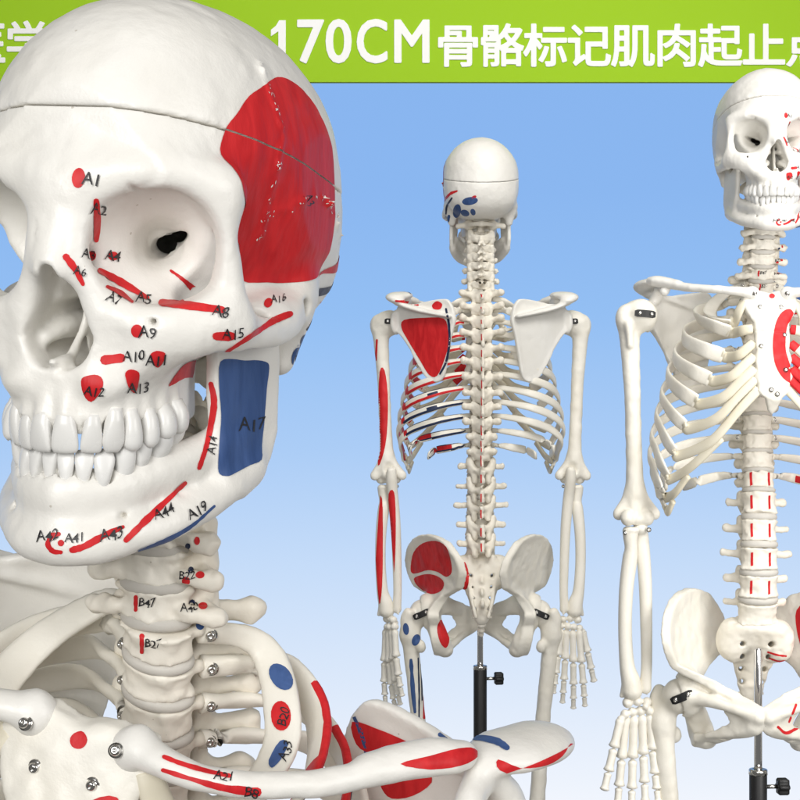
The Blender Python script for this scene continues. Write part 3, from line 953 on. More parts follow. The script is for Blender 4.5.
def sacrum_mesh():
    T = SAC_TOP
    v = Vol((-66, -26, T - 128), (66, 80, T + 12), 1.7)
    def cl(t): return np.array([0, 6 + 62 * t - 30 * t * t * t, T - 4 - 88 * t])
    for k in range(11):
        t = k / 10; c = cl(t); w = 29 * (1 - t) ** 1.05 + 12; d = 15 * (1 - t) + 5
        v.ell(c, (w * .92, d, 12), k=10)
    v.ell((0, 2, T - 3), (26, 17, 8), k=4)
    for s in (-1, 1):
        v.ell((s * 30, 14, T - 22), (18, 18, 25), k=16)
        for k in range(4):
            t = .20 + .2 * k; c = cl(t); x = (18 - 1.8 * k) * s
            v.cap((x, c[1] - 30, c[2]), (x, c[1] + 30, c[2] - 4), 3.6, 3.2, k=2.5, sub=True)
        v.path([(s * 18, 24, T + 4, 6), (s * 19, 26, T - 8, 6)], k=4)
        v.path([(s * 22, 28, T - 22, 3.5), (s * 17, 50, T - 60, 3), (s * 10, 54, T - 88, 3)], k=4)
    for k in range(4):
        c = cl(.1 + .2 * k); v.ell((0, c[1] + 16, c[2] - 2), (4, 9, 7), k=5)
    v.rough(.5, 8, 3)
    return v.skin(None, 1)


def coccyx_mesh():
    T = SAC_TOP
    v = Vol((-18, 10, T - 136), (18, 60, T - 84), 1.4)
    for y, zz, w in ((38, -94, 11), (34, -104, 8), (28, -113, 6), (22, -120, 4.5)):
        v.ell((0, y, T + zz), (w, 5, 5.5), k=2)
    v.path([(-14, 40, T - 91, 2.5), (14, 40, T - 91, 2.5)], k=3)
    return v.skin(None, 1)


def femur_mesh():
    v = Vol((46, -50, 470), (158, 46, 934), 1.9)
    v.ell((94, -5, 903), (22.5, 22.5, 22.5))
    v.path([(96, -4, 900, 16), (104, 0, 891, 14), (112, 3, 880, 14), (116, 4, 866, 14)], k=6)
    v.path([(117, 8, 870, 13), (121, 12, 892, 11), (118, 16, 905, 8)], k=9)
    v.path([(115, 4, 868, 14.5), (112, 2, 830, 13.2), (107, 0, 780, 12.6), (100, -2, 700, 12.4), (95, -2, 620, 12.8), (90, 0, 560, 15), (88, 2, 530, 20)], k=10)
    v.ell((98, 16, 850), (8, 9, 11), k=8)
    v.ell((70, 8, 502), (20, 30, 24), k=10); v.ell((108, 6, 503), (19, 31, 23), k=10)
    v.ell((89, 30, 495), (8, 18, 16), k=6, sub=True)
    v.rough(.45, 13, 3)
    return v.skin(None, 2)


def bracket(parent, p, q, up=(0, -1, 0), w=8, name='joint_strap'):
    """Black and steel strap hinge joining two bones from p to q, lying on the side `up`."""
    p = np.array(p, float); q = np.array(q, float); up = np.array(up, float)
    t = (q - p) / np.linalg.norm(q - p); sdir = np.cross(t, up); sdir /= np.linalg.norm(sdir); up = np.cross(sdir, t)
    n = 9; V = []; F = []
    L = np.linalg.norm(q - p)
    for k in range(n):
        a = k / (n - 1); c = p + (q - p) * a + up * (3.0 * math.sin(math.pi * a))
        wk = w * (1 if 0 < k < n - 1 else .7)
        for sx, sy in ((-1, -1), (1, -1), (1, 1), (-1, 1)):
            V.append(c + sdir * sx * wk / 2 + up * sy * 1.0)
    for k in range(n - 1):
        for j in range(4):
            F.append((4 * k + j, 4 * k + (j + 1) % 4, 4 * k + 4 + (j + 1) % 4, 4 * k + 4 + j))
    F.append((3, 2, 1, 0)); F.append((4 * n - 4, 4 * n - 3, 4 * n - 2, 4 * n - 1))
    b = put(name, fix_normals(mesh(name, V, F, BLACK, smooth=False)), parent)
    rot = Vector(up).to_track_quat('Z', 'Y').to_euler()
    for f in (.22, .78):
        c = p + (q - p) * f + up * (3 * math.sin(math.pi * f) + 3.6)
        screw(b, c, [math.degrees(a) for a in rot], 2.4)
    return b


def build_body(root):
    parts = {}
    for kind, i, z, a, b, h in LEVELS:
        V, Q = vertebra_mesh(kind, i, a, b, h)
        o = put('vertebra', mesh('vertebra', V, Q, SPINE), root, (0, spine_y(z), z), (-tilt(z), 0, 0))
        parts[kind, i] = o
    # discs between neighbours
    for (k0, i0, z0, a0, b0, h0), (k1, i1, z1, a1, b1, h1) in zip(LEVELS[:-1], LEVELS[1:]):
        top = z0 - h0 / 2; bot = z1 + h1 / 2; zc = (top + bot) / 2
        V, F = disc_mesh((a0 + a1) / 2 * .985, (b0 + b1) / 2 * .985, top - bot + .9)
        put('disc', mesh('disc', V, F, DISC), root, (0, spine_y(zc), zc), (-tilt(zc), 0, 0))
    z0, a0, b0, h0 = LV['L', 5]
    V, F = disc_mesh(25, 16, z0 - h0 / 2 - SAC_TOP + 4); zc = (z0 - h0 / 2 + SAC_TOP) / 2
    put('disc', mesh('disc', V, F, DISC), root, (0, spine_y(zc), zc), (6, 0, 0))
    # atlas
    v = Vol((-44, -18, -14), (44, 34, 14), 1.1)
    for s in (-1, 1):
        v.path([(0, -11, 0, 4.2), (s * 10, -9, 0, 4.2), (s * 19, 0, 0, 6.5), (s * 18, 14, 0, 4), (s * 9, 24, 0, 3.6), (0, 27, 0, 4.2)], k=3)
        v.ell((s * 19, 2, 0), (8, 10, 9), k=3)
        v.path([(s * 22, 3, 0, 5), (s * 34, 5, -1, 4.4), (s * 37, 5, -2, 4.6)], k=3)
    V, Q = v.skin(None, 1)
    parts['C', 1] = put('vertebra', mesh('vertebra', V, Q, SPINE), root, (0, spine_y(1537), 1538))
    for s in (-1, 1):
        for i in range(1, 13):
            parts['rib', i * s] = build_rib(root, i, s)
    parts['sternum'] = build_chest(root)
    V, Q = sacrum_mesh(); parts['sacrum'] = put('sacrum', mesh('sacrum', V, Q, SPINE), root)
    V, Q = coccyx_mesh(); put('coccyx', mesh('coccyx', V, Q, SPINE), root)

    def pair(name, VQ, mat=BONE2):
        L_ = mesh(name, VQ[0], VQ[1], mat)
        parts[name] = put(name, L_, root)
        parts[name, -1] = put(name, mirrored(L_), root)
    pair('clavicle', clavicle_mesh(), BONE); pair('scapula', scapula_mesh(), BONE); pair('hip_bone', hip_mesh()); pair('femur', femur_mesh())
    hm = humerus_mesh(); U, Rd = forearm_meshes()
    pair('humerus', hm); pair('ulna', U); pair('radius', Rd)
    parts['hand'] = build_hand(root, 1, (4, 0, -60), .6)
    parts['hand', -1] = build_hand(root, -1, (3, 0, 0), .62)
    for s in (-1, 1):
        bracket(root, (s * 133, -17, 1378), (s * 159, -20, 1380), (0, -1, .1), 9)
        bracket(root, (s * 133, 28, 1378), (s * 157, 27, 1380), (0, 1, .1), 9)
        bracket(root, (s * 82, -32, 912), (s * 108, -26, 899), (0, -1, 0), 10)
        bracket(root, (s * 84, 26, 910), (s * 110, 22, 898), (0, 1, 0), 10)
        screw(root, (s * 137, -14, 1110), (90, 0, 0), 1.8); screw(root, (s * 166, -13, 1106), (90, 0, 0), 1.8)
        screw(root, (s * 20, -73, 1404), (60, 0, s * 10), 3.0)
        screw(root, (s * 30, 38, 1400), (-90, 0, 0), 1.8)
    return parts
# ================================================================ PAINT: brushed muscle marks and inked codes that follow the bone under them



def bvh(o):
    if o.name not in TREES:
        me = o.data; n = len(me.vertices); co = np.empty(n * 3, np.float32); me.vertices.foreach_get('co', co)
        V = (co.reshape(-1, 3) / MM).tolist()
        TREES[o.name] = BVHTree.FromPolygons(V, [tuple(p.vertices) for p in me.polygons])
    return TREES[o.name]


def frame(d):
    n = Vector(d).normalized()
    u = Vector((0, 0, 1)).cross(n)
    u = u.normalized() if u.length > .2 else Vector((1, 0, 0))
    return u, n.cross(u), n


def in_poly(P, x, y):
    return poly_sdf(P, x, y)


def clip_poly(P, a, b, c):
    """Keep a*x + b*y <= c."""
    out = []
    for i in range(len(P)):
        p, q = P[i], P[(i + 1) % len(P)]
        fp, fq = a * p[0] + b * p[1] - c, a * q[0] + b * q[1] - c
        if fp <= 0: out.append(p)
        if fp * fq < 0:
            t = fp / (fp - fq); out.append((p[0] + (q[0] - p[0]) * t, p[1] + (q[1] - p[1]) * t))
    return out


def fill(P, step):
    """Even triangles inside outline P (2-D)."""
    P = np.array(P, float); B = []
    for i in range(len(P)):
        a, b = P[i], P[(i + 1) % len(P)]
        n = max(1, int(np.linalg.norm(b - a) / step))
        for k in range(n): B.append(a + (b - a) * k / n)
    B = np.array(B)
    lo, hi = P.min(0), P.max(0)
    xs = np.arange(lo[0] + step / 2, hi[0], step); ys = np.arange(lo[1] + step / 2, hi[1], step * .866)
    G = np.array([(x + (step / 2 if j % 2 else 0), y) for j, y in enumerate(ys) for x in xs]) if len(xs) and len(ys) else np.zeros((0, 2))
    if len(G): G = G[poly_sdf(P, G[:, 0], G[:, 1]) < -step * .45]
    pts = [Vector(p) for p in B] + [Vector(p) for p in G]
    nb = len(B)
    r = delaunay_2d_cdt(pts, [(i, (i + 1) % nb) for i in range(nb)], [], 1, 1e-4)
    return [tuple(v) for v in r[0]], [tuple(f) for f in r[2]]


def lay(o, V2, F, fr, w0, lift, back=None, tree=None):
    """Drop 2-D points on to bone o along -n. -> verts, faces"""
    u, v, n = fr; t = tree or bvh(o); out = []; ok = []
    for x, y in V2:
        p = u * x + v * y + n * w0
        h = t.ray_cast(p, -n, back or 400)
        if h[0] is None: out.append((0, 0, 0)); ok.append(None)
        else:
            nn = h[1] if h[1].dot(n) > 0 else -h[1]
            out.append(tuple(h[0] + (n * .5 + nn * .5).normalized() * lift)); ok.append((h[0] - p).dot(n))
    keep = []
    for f in F:
        if any(ok[i] is None for i in f): continue
        flat = max((Vector(V2[a]) - Vector(V2[b])).length for a in f for b in f)
        if max(ok[i] for i in f) - min(ok[i] for i in f) > 2.6 * flat + .5: continue
        keep.append(f)
    used = sorted({i for f in keep for i in f}); m = {a: b for b, a in enumerate(used)}
    return [out[i] for i in used], [tuple(m[i] for i in f) for f in keep]


def paint(o, mat, pts, d, step=1.3, lift=.32, name='painted_patch', clip=None, label=None, under=None, reach=14, tree=None):
    """A painted area on bone o; pts is its outline in o's own millimetres, d the way it faces."""
    fr = frame(d); u, v, n = fr
    P3 = [Vector(p) for p in pts]
    P2 = [(p.dot(u), p.dot(v)) for p in P3]
    if clip: P2 = clip_poly(P2, *clip)
    V2, F = fill(P2, step)
    V, F = lay(o, V2, F, fr, max(p.dot(n) for p in P3) + reach, lift, None, tree)
    if not F: print('NO PAINT', o.name, name); return None
    me = mesh(name, np.array(V), F, mat)
    par = under or o
    return put(name, me, par, label=label)


def ink(o, text, at, du, dv, d, size, lift=.95, mat=None):
    """A code written on bone o with a fine marker."""
    c = bpy.data.curves.new('ink', 'FONT'); c.body = text; c.size = 1; c.resolution_u = 2; c.shear = .12; c.space_character = .92; c.offset = .004
    t = bpy.data.objects.new('ink', c); me = t.to_mesh()
    du = Vector(du).normalized(); dv = Vector(dv).normalized(); n = Vector(d).normalized(); at = Vector(at)
    tr = bvh(o); V = []; ok = []
    rr = random.Random(text); sd = rr.uniform(0, 6)
    for v in me.vertices:
        v.co.x += .022 * math.sin(v.co.y * 9 + sd) + .012 * math.sin(v.co.x * 14 + sd * 2); v.co.y += .03 * math.sin(v.co.x * 6 + sd)
        p = at + du * (v.co.x * size / .69) + dv * (v.co.y * size / .69 + .12 * size * math.sin(v.co.x * 5 + rr.random() * .2)) + n * 10
        h = tr.ray_cast(p, -n, 60)
        if h[0] is None: h = tr.find_nearest(p - n * 10)
        V.append(tuple(h[0] + n * lift)); 
    F = [tuple(p.vertices) for p in me.polygons]
    t.to_mesh_clear(); bpy.data.objects.remove(t); bpy.data.curves.remove(c)
    return put('inked_code', mesh('inked_code', np.array(V), F, mat or INK, smooth=False), o)


def part_of(key):
    k = key.split(':')
    if len(k) == 1: return parts[k[0]]
    if k[0] == 'rib': return parts['rib', int(k[1])]
    return parts[k[0], int(k[1])]


def apply_paint(data):
    mats = {'r': RED, 'b': BLUE, 'd': DARK}
    for rec in data:
        o = part_of(rec[1])
        if rec[0] == 'p':
            _, key, m, d, step, flat = rec
            pts = [flat[i:i + 3] for i in range(0, len(flat), 3)]
            paint(o, mats[m], pts, d, step, .32 if step < 1.7 else .5)
        else:
            _, key, text, at, du, dv, d, size = rec
            ink(o, text, at, du, dv, d, size)
PAINT = [
    ('p','skull','r',[0.34,-0.94,0.08],1.2,[12.2,-96.9,46.1,12.0,-97.0,44.9,11.5,-97.2,43.9,10.8,-97.4,43.1,10.0,-97.7,42.8,9.2,-97.9,42.9,8.5,-98.1,43.4,8.0,-98.1,44.3,7.6,-98.0,45.4,7.5,-97.8,46.6,7.7,-97.5,47.8,8.1,-97.1,48.9,8.7,-96.8,49.6,9.5,-96.5,50.0,10.4,-96.4,49.9,11.2,-96.5,49.4,11.8,-96.6,48.5,12.2,-96.7,47.4]),
    ('t','skull','A1',[10.9,-97.4,44.2],[0.961,0.273,-0.036],[0.001,0.128,0.992],[0.452,-0.892,0.003],4.36),
    ('p','skull','r',[0.71,-0.66,-0.24],1.2,[14.5,-94.6,38.2,14.2,-94.1,36.8,14.0,-93.4,35.4,13.7,-92.6,34.0,13.3,-92.0,32.6,12.9,-91.1,31.3,12.4,-90.1,29.8,11.4,-87.9,28.3,10.6,-86.4,26.8,9.5,-84.1,25.2,8.5,-81.9,23.6,8.3,-81.0,23.0,8.6,-80.2,22.7,9.0,-79.6,22.9,9.3,-79.6,23.5,9.7,-79.9,25.0,10.2,-80.3,26.5,10.8,-81.3,28.1,11.6,-82.7,29.6,12.7,-84.8,31.2,13.7,-86.9,32.7,14.4,-88.8,34.2,15.2,-90.8,35.6,15.8,-92.1,37.0,16.2,-93.4,38.4,16.1,-94.0,39.1,15.5,-94.6,39.3,14.8,-94.8,38.9]),
    ('t','skull','A2',[13.0,-93.7,33.5],[0.961,0.275,-0.019],[-0.016,0.123,0.992],[0.447,-0.894,0.02],3.66),
    ('p','skull','r',[0.59,-0.8,-0.06],1.2,[7.7,-78.1,17.7,7.5,-78.0,17.0,7.2,-78.0,16.4,6.8,-78.0,16.0,6.3,-78.1,15.7,5.8,-78.2,15.7,12.7,-93.1,16.7,12.7,-93.9,17.1,12.5,-94.2,17.7,12.4,-94.1,18.3,12.2,-93.6,18.9,11.7,-92.1,19.4,5.9,-79.6,19.2,6.4,-79.5,19.5,6.9,-79.3,19.5,7.3,-79.0,19.3,7.5,-78.6,18.9,7.7,-78.3,18.3]),
    ('t','skull','A3',[11.4,-97.8,17.5],[0.961,0.273,-0.036],[0.001,0.128,0.992],[0.451,-0.891,0.045],3.28),
    ('p','skull','r',[0.74,-0.67,0.09],1.2,[12.4,-69.1,17.4,12.4,-69.3,16.8,12.3,-69.9,16.3,12.2,-70.7,16.0,11.9,-71.6,15.8,11.6,-72.4,15.8,11.2,-73.1,16.0,10.9,-73.6,16.4,10.7,-73.9,16.9,10.6,-74.0,17.5,10.7,-73.8,18.1,10.8,-73.4,18.6,11.0,-72.8,18.9,11.3,-71.9,19.1,11.6,-71.0,19.1,11.9,-70.2,18.9,12.1,-69.6,18.5,12.3,-69.2,18.0]),
    ('t','skull','A4',[9.8,-75.5,16.0],[0.961,0.273,-0.036],[0.001,0.128,0.992],[0.439,-0.897,0.046],3.78),
    ('p','skull','r',[0.46,-0.89,-0.01],1.2,[6.3,-101.7,16.9,6.9,-101.2,16.2,7.4,-100.9,15.2,7.8,-100.6,14.4,8.4,-100.0,13.6,8.9,-99.5,12.8,9.5,-98.9,11.9,9.8,-98.5,10.8,10.2,-98.0,9.7,10.8,-97.6,8.7,11.3,-97.2,7.6,11.7,-97.0,7.3,12.3,-96.9,7.3,12.6,-96.9,7.8,12.6,-96.9,8.3,12.2,-97.2,9.5,11.9,-97.6,10.7,11.5,-97.9,11.8,10.9,-98.4,12.8,10.6,-98.7,14.1,10.1,-99.1,15.1,9.7,-99.4,16.1,9.0,-99.8,16.9,8.3,-100.2,17.6,7.9,-100.4,18.5,7.1,-100.8,19.0,6.3,-101.3,18.7,6.0,-101.8,17.9]),
    ('t','skull','A6',[8.9,-99.1,11.5],[0.961,0.268,-0.071],[0.034,0.137,0.99],[0.455,-0.889,0.055],2.92),
    ('p','skull','r',[0.59,-0.66,0.46],1.2,[14.5,-89.6,11.6,14.7,-86.7,10.7,13.4,-81.0,9.6,13.6,-78.4,8.5,14.4,-76.4,7.7,15.7,-75.7,6.6,17.3,-74.4,5.7,19.2,-73.8,4.6,21.3,-72.9,3.7,23.6,-72.7,2.6,26.2,-73.2,1.6,26.7,-72.8,1.5,26.6,-71.4,1.8,26.0,-70.0,2.3,25.3,-69.5,2.8,23.0,-69.4,4.0,20.8,-69.4,5.3,18.7,-69.5,6.7,16.8,-70.4,7.9,15.3,-71.2,9.1,14.0,-72.8,9.9,12.9,-73.9,10.8,11.9,-75.3,11.4,10.8,-76.5,12.1,9.5,-77.1,12.8,8.7,-77.5,12.9,12.6,-86.7,12.9,14.2,-90.0,12.3]),
    ('t','skull','A5',[27.1,-84.7,1.5],[0.961,0.273,-0.036],[0.001,0.128,0.992],[0.423,-0.904,0.07],3.71),
    ('p','skull','r',[0.6,-0.58,0.55],1.2,[18.4,-90.9,6.3,19.0,-90.0,5.9,19.6,-89.2,5.4,20.2,-88.2,4.9,20.8,-87.4,4.4,21.5,-87.1,3.8,22.3,-86.6,3.3,23.1,-86.3,2.8,24.2,-86.2,2.3,25.6,-87.1,1.8,27.1,-88.1,1.2,27.5,-88.0,1.1,27.5,-87.2,1.3,26.7,-85.4,1.5,25.5,-83.2,1.7,23.1,-80.3,2.1,21.5,-78.7,2.8,20.0,-77.5,3.5,18.8,-77.0,4.2,17.8,-76.9,4.8,17.1,-78.0,5.3,17.0,-80.2,5.8,18.3,-85.3,6.5,18.2,-87.3,6.9,17.8,-88.8,7.3,17.7,-89.6,7.3,17.9,-90.6,7.1,18.1,-91.1,6.7]),
    ('t','skull','A7',[19.3,-93.9,2.3],[0.933,0.234,-0.275],[0.233,0.19,0.954],[0.438,-0.896,0.069],3.67),
    ('p','skull','r',[0.51,-0.86,0.01],1.2,[27.3,-53.7,11.4,28.3,-54.2,10.9,29.4,-54.4,10.5,30.3,-54.7,9.9,31.1,-54.7,9.4,31.7,-54.6,8.8,32.3,-54.3,8.3,32.7,-53.6,7.7,33.0,-52.8,7.0,33.2,-51.9,6.4,33.2,-50.9,5.7,33.3,-50.0,5.3,33.3,-49.2,4.8,33.4,-48.6,4.4,33.4,-48.0,3.8,33.4,-47.2,3.4,33.9,-45.5,2.9,34.5,-44.4,3.3,35.1,-44.5,4.4,35.2,-45.9,5.5,35.0,-46.6,5.9,34.8,-47.4,6.2,34.7,-48.2,6.5,34.6,-49.0,6.9,34.5,-50.1,7.4,34.3,-51.3,7.8,34.1,-52.4,8.4,33.7,-53.3,8.9,33.2,-54.0,9.4,32.5,-54.2,10.0,31.7,-54.3,10.4,30.7,-54.1,10.9,29.7,-53.9,11.3,28.7,-53.5,11.8,27.6,-52.9,12.2,27.1,-52.8,12.3,26.8,-53.0,12.1,26.9,-53.4,11.7]),
    ('p','skull','r',[0.45,-0.78,0.44],1.2,[37.5,-84.0,0.2,39.6,-83.7,0.2,41.8,-83.8,-0.1,43.8,-83.3,-0.2,45.7,-82.7,-0.4,47.8,-82.1,-0.7,49.8,-80.9,-0.8,51.7,-79.5,-1.1,53.6,-77.8,-1.3,55.6,-76.3,-1.6,57.4,-74.5,-1.8,58.1,-73.5,-1.6,58.3,-72.8,-0.8,58.0,-72.7,0.2,57.2,-73.3,0.7,55.3,-74.9,1.0,53.3,-76.2,1.3,51.1,-77.2,1.7,48.8,-77.9,1.9,45.9,-76.9,2.1,42.2,-73.8,1.9,32.4,-56.7,0.7,32.9,-62.9,1.3,31.7,-65.5,1.4,30.2,-67.1,1.7,29.9,-69.0,1.5,30.9,-72.5,0.8,35.6,-82.1,0.5]),
    ('t','skull','A8',[54.6,-77.7,-2.7],[0.961,0.273,-0.036],[0.001,0.128,0.992],[0.382,-0.921,0.077],4.08),
    ('p','skull','r',[0.36,-0.93,-0.0],1.2,[33.5,-91.2,-8.5,33.3,-91.1,-9.4,32.9,-91.1,-10.1,32.3,-91.2,-10.7,31.5,-91.3,-11.0,30.8,-91.4,-11.0,30.1,-91.7,-10.8,29.6,-91.9,-10.2,29.3,-92.2,-9.5,29.3,-92.5,-8.7,29.4,-92.6,-7.8,29.8,-92.5,-7.1,30.3,-92.3,-6.5,31.0,-92.0,-6.2,31.7,-91.7,-6.2,32.4,-91.5,-6.5,32.9,-91.4,-7.0,33.3,-91.3,-7.7]),
    ('t','skull','A9',[31.5,-91.2,-11.2],[0.956,0.285,0.068],[-0.1,0.099,0.99],[0.42,-0.903,0.091],4.04),
    ('p','skull','r',[0.37,-0.92,0.07],1.2,[19.5,-93.2,-21.7,20.8,-92.5,-21.4,22.1,-91.9,-21.1,23.5,-91.3,-20.9,24.9,-90.8,-20.7,25.9,-90.5,-20.0,26.3,-90.6,-18.8,25.7,-90.8,-17.6,24.5,-91.1,-17.3,23.0,-91.4,-17.6,21.6,-91.8,-17.9,20.2,-92.3,-18.0,18.9,-92.9,-18.1,17.8,-93.4,-18.8,17.5,-93.6,-20.2,18.3,-93.6,-21.4]),
    ('t','skull','A10',[25.0,-90.8,-20.5],[0.952,0.288,0.102],[-0.133,0.089,0.987],[0.428,-0.898,0.105],3.69),
    ('p','skull','r',[0.46,-0.86,-0.21],1.2,[35.4,-88.9,-17.3,35.9,-88.9,-16.6,36.8,-88.8,-16.1,37.7,-88.5,-15.7,38.7,-88.1,-15.7,39.8,-87.4,-16.0,40.4,-86.8,-16.5,40.3,-86.3,-17.3,39.8,-85.6,-18.5,39.1,-85.0,-19.6,38.2,-84.3,-20.8,37.1,-83.8,-21.9,36.3,-83.9,-22.4,35.9,-84.8,-22.1,35.7,-86.2,-21.2,35.5,-87.3,-20.3,35.4,-88.1,-19.3,35.3,-88.6,-18.2]),
    ('t','skull','A11',[32.9,-87.8,-21.8],[0.956,0.285,0.068],[-0.1,0.099,0.99],[0.415,-0.903,0.107],3.7),
    ('p','skull','r',[0.32,-0.95,0.04],1.2,[11.4,-96.6,-27.9,11.7,-96.6,-27.0,12.3,-96.5,-26.4,13.2,-96.2,-26.0,14.5,-95.9,-25.6,16.2,-95.5,-25.3,17.5,-95.1,-25.5,18.5,-94.9,-26.0,19.2,-94.9,-26.9,19.6,-95.0,-28.0,19.6,-95.1,-29.1,19.3,-95.2,-30.4,18.5,-95.2,-31.8,17.3,-94.9,-33.3,15.8,-94.5,-34.8,14.5,-94.5,-35.6,13.5,-94.7,-35.3,12.6,-95.1,-34.3,12.1,-95.6,-33.0,11.7,-96.2,-31.3,11.5,-96.6,-29.4]),
    ('t','skull','A12',[11.6,-95.5,-33.2],[0.961,0.268,-0.071],[0.034,0.137,0.99],[0.446,-0.886,0.124],3.33),
    ('p','skull','r',[0.57,-0.81,-0.14],1.2,[26.1,-90.3,-24.6,26.5,-90.1,-23.9,27.2,-89.9,-23.3,28.0,-89.6,-23.1,29.0,-89.1,-23.2,29.9,-88.4,-23.6,30.5,-87.7,-24.3,30.3,-86.9,-25.4,29.7,-85.9,-26.7,29.0,-84.9,-28.2,28.1,-83.6,-29.9,27.1,-82.5,-31.7,26.5,-82.4,-32.8,26.2,-83.6,-32.5,26.2,-85.6,-31.5,26.3,-87.4,-30.4,26.4,-88.5,-29.5,26.3,-89.1,-28.5,26.3,-89.6,-27.6,26.2,-90.0,-26.5,26.0,-90.2,-25.5]),
    ('t','skull','A13',[25.0,-86.1,-32.9],[0.952,0.288,0.102],[-0.133,0.089,0.987],[0.424,-0.897,0.123],3.73),
    ('p','skull','r',[0.86,-0.51,-0.03],1.2,[31.8,-63.8,-31.9,31.9,-63.8,-31.0,32.2,-62.0,-29.5,32.4,-59.8,-28.0,32.6,-57.9,-26.9,32.7,-55.6,-25.8,32.6,-52.8,-24.9,32.4,-49.9,-24.4,32.2,-47.0,-24.1,31.8,-43.6,-24.0,29.5,-35.3,-24.5,25.8,-23.7,-25.6,27.7,-31.4,-31.9,30.0,-40.6,-30.8,31.1,-47.3,-30.3,31.9,-54.5,-30.7,31.8,-60.3,-31.6]),
    ('p','skull','r',[0.61,-0.78,-0.11],1.2,[55.9,-75.7,-11.7,56.8,-74.0,-11.9,57.8,-72.5,-12.0,58.9,-71.0,-12.3,59.9,-69.7,-11.9,60.6,-68.8,-11.5,61.1,-68.8,-10.5,60.9,-69.6,-9.4,60.3,-70.8,-8.9,59.4,-72.5,-8.4,58.3,-73.8,-8.6,57.3,-75.2,-8.6,56.3,-76.7,-8.7,55.5,-77.5,-9.1,55.1,-77.6,-10.1,55.3,-76.9,-11.2]),
    ('t','skull','A15',[57.3,-73.2,-11.8],[0.952,0.288,0.102],[-0.133,0.089,0.987],[0.376,-0.922,0.091],3.73),
    ('p','skull','r',[0.56,-0.72,0.41],1.2,[59.4,-27.1,-1.2,59.3,-28.0,-1.7,59.1,-28.9,-2.0,58.8,-29.7,-2.2,58.4,-30.3,-2.1,58.0,-30.6,-1.8,57.6,-30.7,-1.4,57.3,-30.3,-0.8,57.1,-29.6,-0.2,57.0,-28.6,0.4,57.0,-27.4,0.8,57.1,-26.2,1.2,57.4,-25.3,1.3,57.7,-24.7,1.2,58.2,-24.6,1.0,58.7,-24.8,0.5,59.1,-25.4,-0.0,59.3,-26.2,-0.6]),
    ('t','skull','A16',[59.0,-26.6,-0.4],[0.941,0.293,0.171],[-0.199,0.068,0.978],[0.35,-0.934,0.068],2.79),
    ('p','skull','r',[0.7,-0.7,0.1],1.2,[57.4,-65.4,-16.8,58.6,-65.8,-16.0,59.7,-65.7,-15.3,60.6,-65.0,-14.7,61.4,-64.3,-14.0,62.3,-63.3,-13.4,63.0,-62.0,-12.8,63.6,-60.3,-12.1,63.9,-58.0,-11.4,63.5,-53.6,-11.1,63.4,-50.0,-10.6,63.6,-47.6,-9.8,63.9,-44.9,-9.3,64.1,-42.3,-8.7,64.4,-39.7,-8.3,64.4,-37.0,-8.0,64.4,-34.3,-7.6,64.5,-31.5,-7.5,64.4,-28.8,-7.2,64.5,-26.8,-7.0,64.7,-25.3,-6.8,64.8,-24.0,-6.6,65.0,-22.7,-6.4,65.2,-21.5,-6.3,65.2,-20.0,-6.0,65.2,-18.1,-5.5,64.9,-17.2,-4.7,64.5,-17.8,-4.0,64.1,-19.4,-3.9,63.8,-20.6,-3.9,63.6,-21.7,-4.1,63.3,-22.7,-4.2,63.0,-23.8,-4.4,62.6,-25.1,-4.7,62.2,-26.5,-5.0,61.8,-27.9,-5.3,61.5,-29.8,-5.8,62.1,-34.5,-6.0,62.9,-39.6,-6.3,63.2,-43.2,-6.9,63.2,-46.4,-7.5,63.3,-49.8,-8.2,64.4,-56.0,-8.4,64.8,-60.0,-8.9,64.5,-62.2,-9.7,63.8,-63.7,-10.3,63.0,-64.8,-11.0,62.3,-65.7,-11.9,61.5,-66.5,-12.6,60.7,-67.3,-13.3,59.7,-67.6,-14.1,58.7,-67.8,-14.8,57.7,-68.1,-15.5,56.6,-67.9,-16.3,56.0,-67.1,-16.8]),
    ('p','lower_jaw','b',[0.68,-0.72,0.13],1.3,[43.5,-40.7,-23.7,44.2,-39.0,-22.8,45.0,-36.3,-22.8,45.6,-33.3,-23.1,46.3,-30.6,-23.4,46.9,-28.0,-23.9,47.6,-25.1,-24.3,48.3,-21.9,-24.5,49.1,-18.6,-24.6,49.8,-15.7,-24.9,50.5,-13.1,-25.3,51.2,-10.9,-25.8,51.7,-9.2,-26.5,51.8,-8.4,-27.5,51.9,-8.3,-28.6,51.9,-8.5,-30.1,51.9,-9.0,-32.1,51.8,-9.6,-34.4,51.7,-10.2,-37.3,51.8,-10.9,-41.2,51.7,-11.4,-45.7,51.7,-11.9,-49.9,51.6,-12.4,-53.6,51.6,-13.4,-57.0,52.0,-14.9,-59.8,52.5,-15.9,-62.1,53.0,-16.7,-64.0,53.2,-18.0,-65.4,52.7,-20.2,-66.1,51.9,-22.8,-66.4,51.1,-25.4,-66.7,50.3,-27.9,-67.3,49.5,-30.7,-67.9,48.9,-33.3,-68.4,48.4,-35.5,-68.8,47.9,-37.4,-69.2,47.3,-38.9,-69.4,46.4,-40.2,-69.3,45.4,-41.2,-69.0,44.6,-41.7,-68.4,44.2,-42.0,-67.4,44.0,-42.1,-66.0,44.0,-42.2,-64.1,44.1,-42.3,-61.4,44.2,-42.0,-58.1,44.1,-41.4,-54.9,44.1,-40.9,-51.8,44.3,-40.8,-48.4,44.4,-40.9,-44.9,44.2,-41.3,-41.0,43.9,-41.8,-36.9,43.6,-41.8,-33.1,43.3,-41.6,-29.5,43.2,-41.4,-26.1]),
    ('t','lower_jaw','A17',[48.0,-30.3,-52.3],[0.952,0.288,0.102],[-0.133,0.089,0.987],[0.363,-0.921,0.143],4.82),
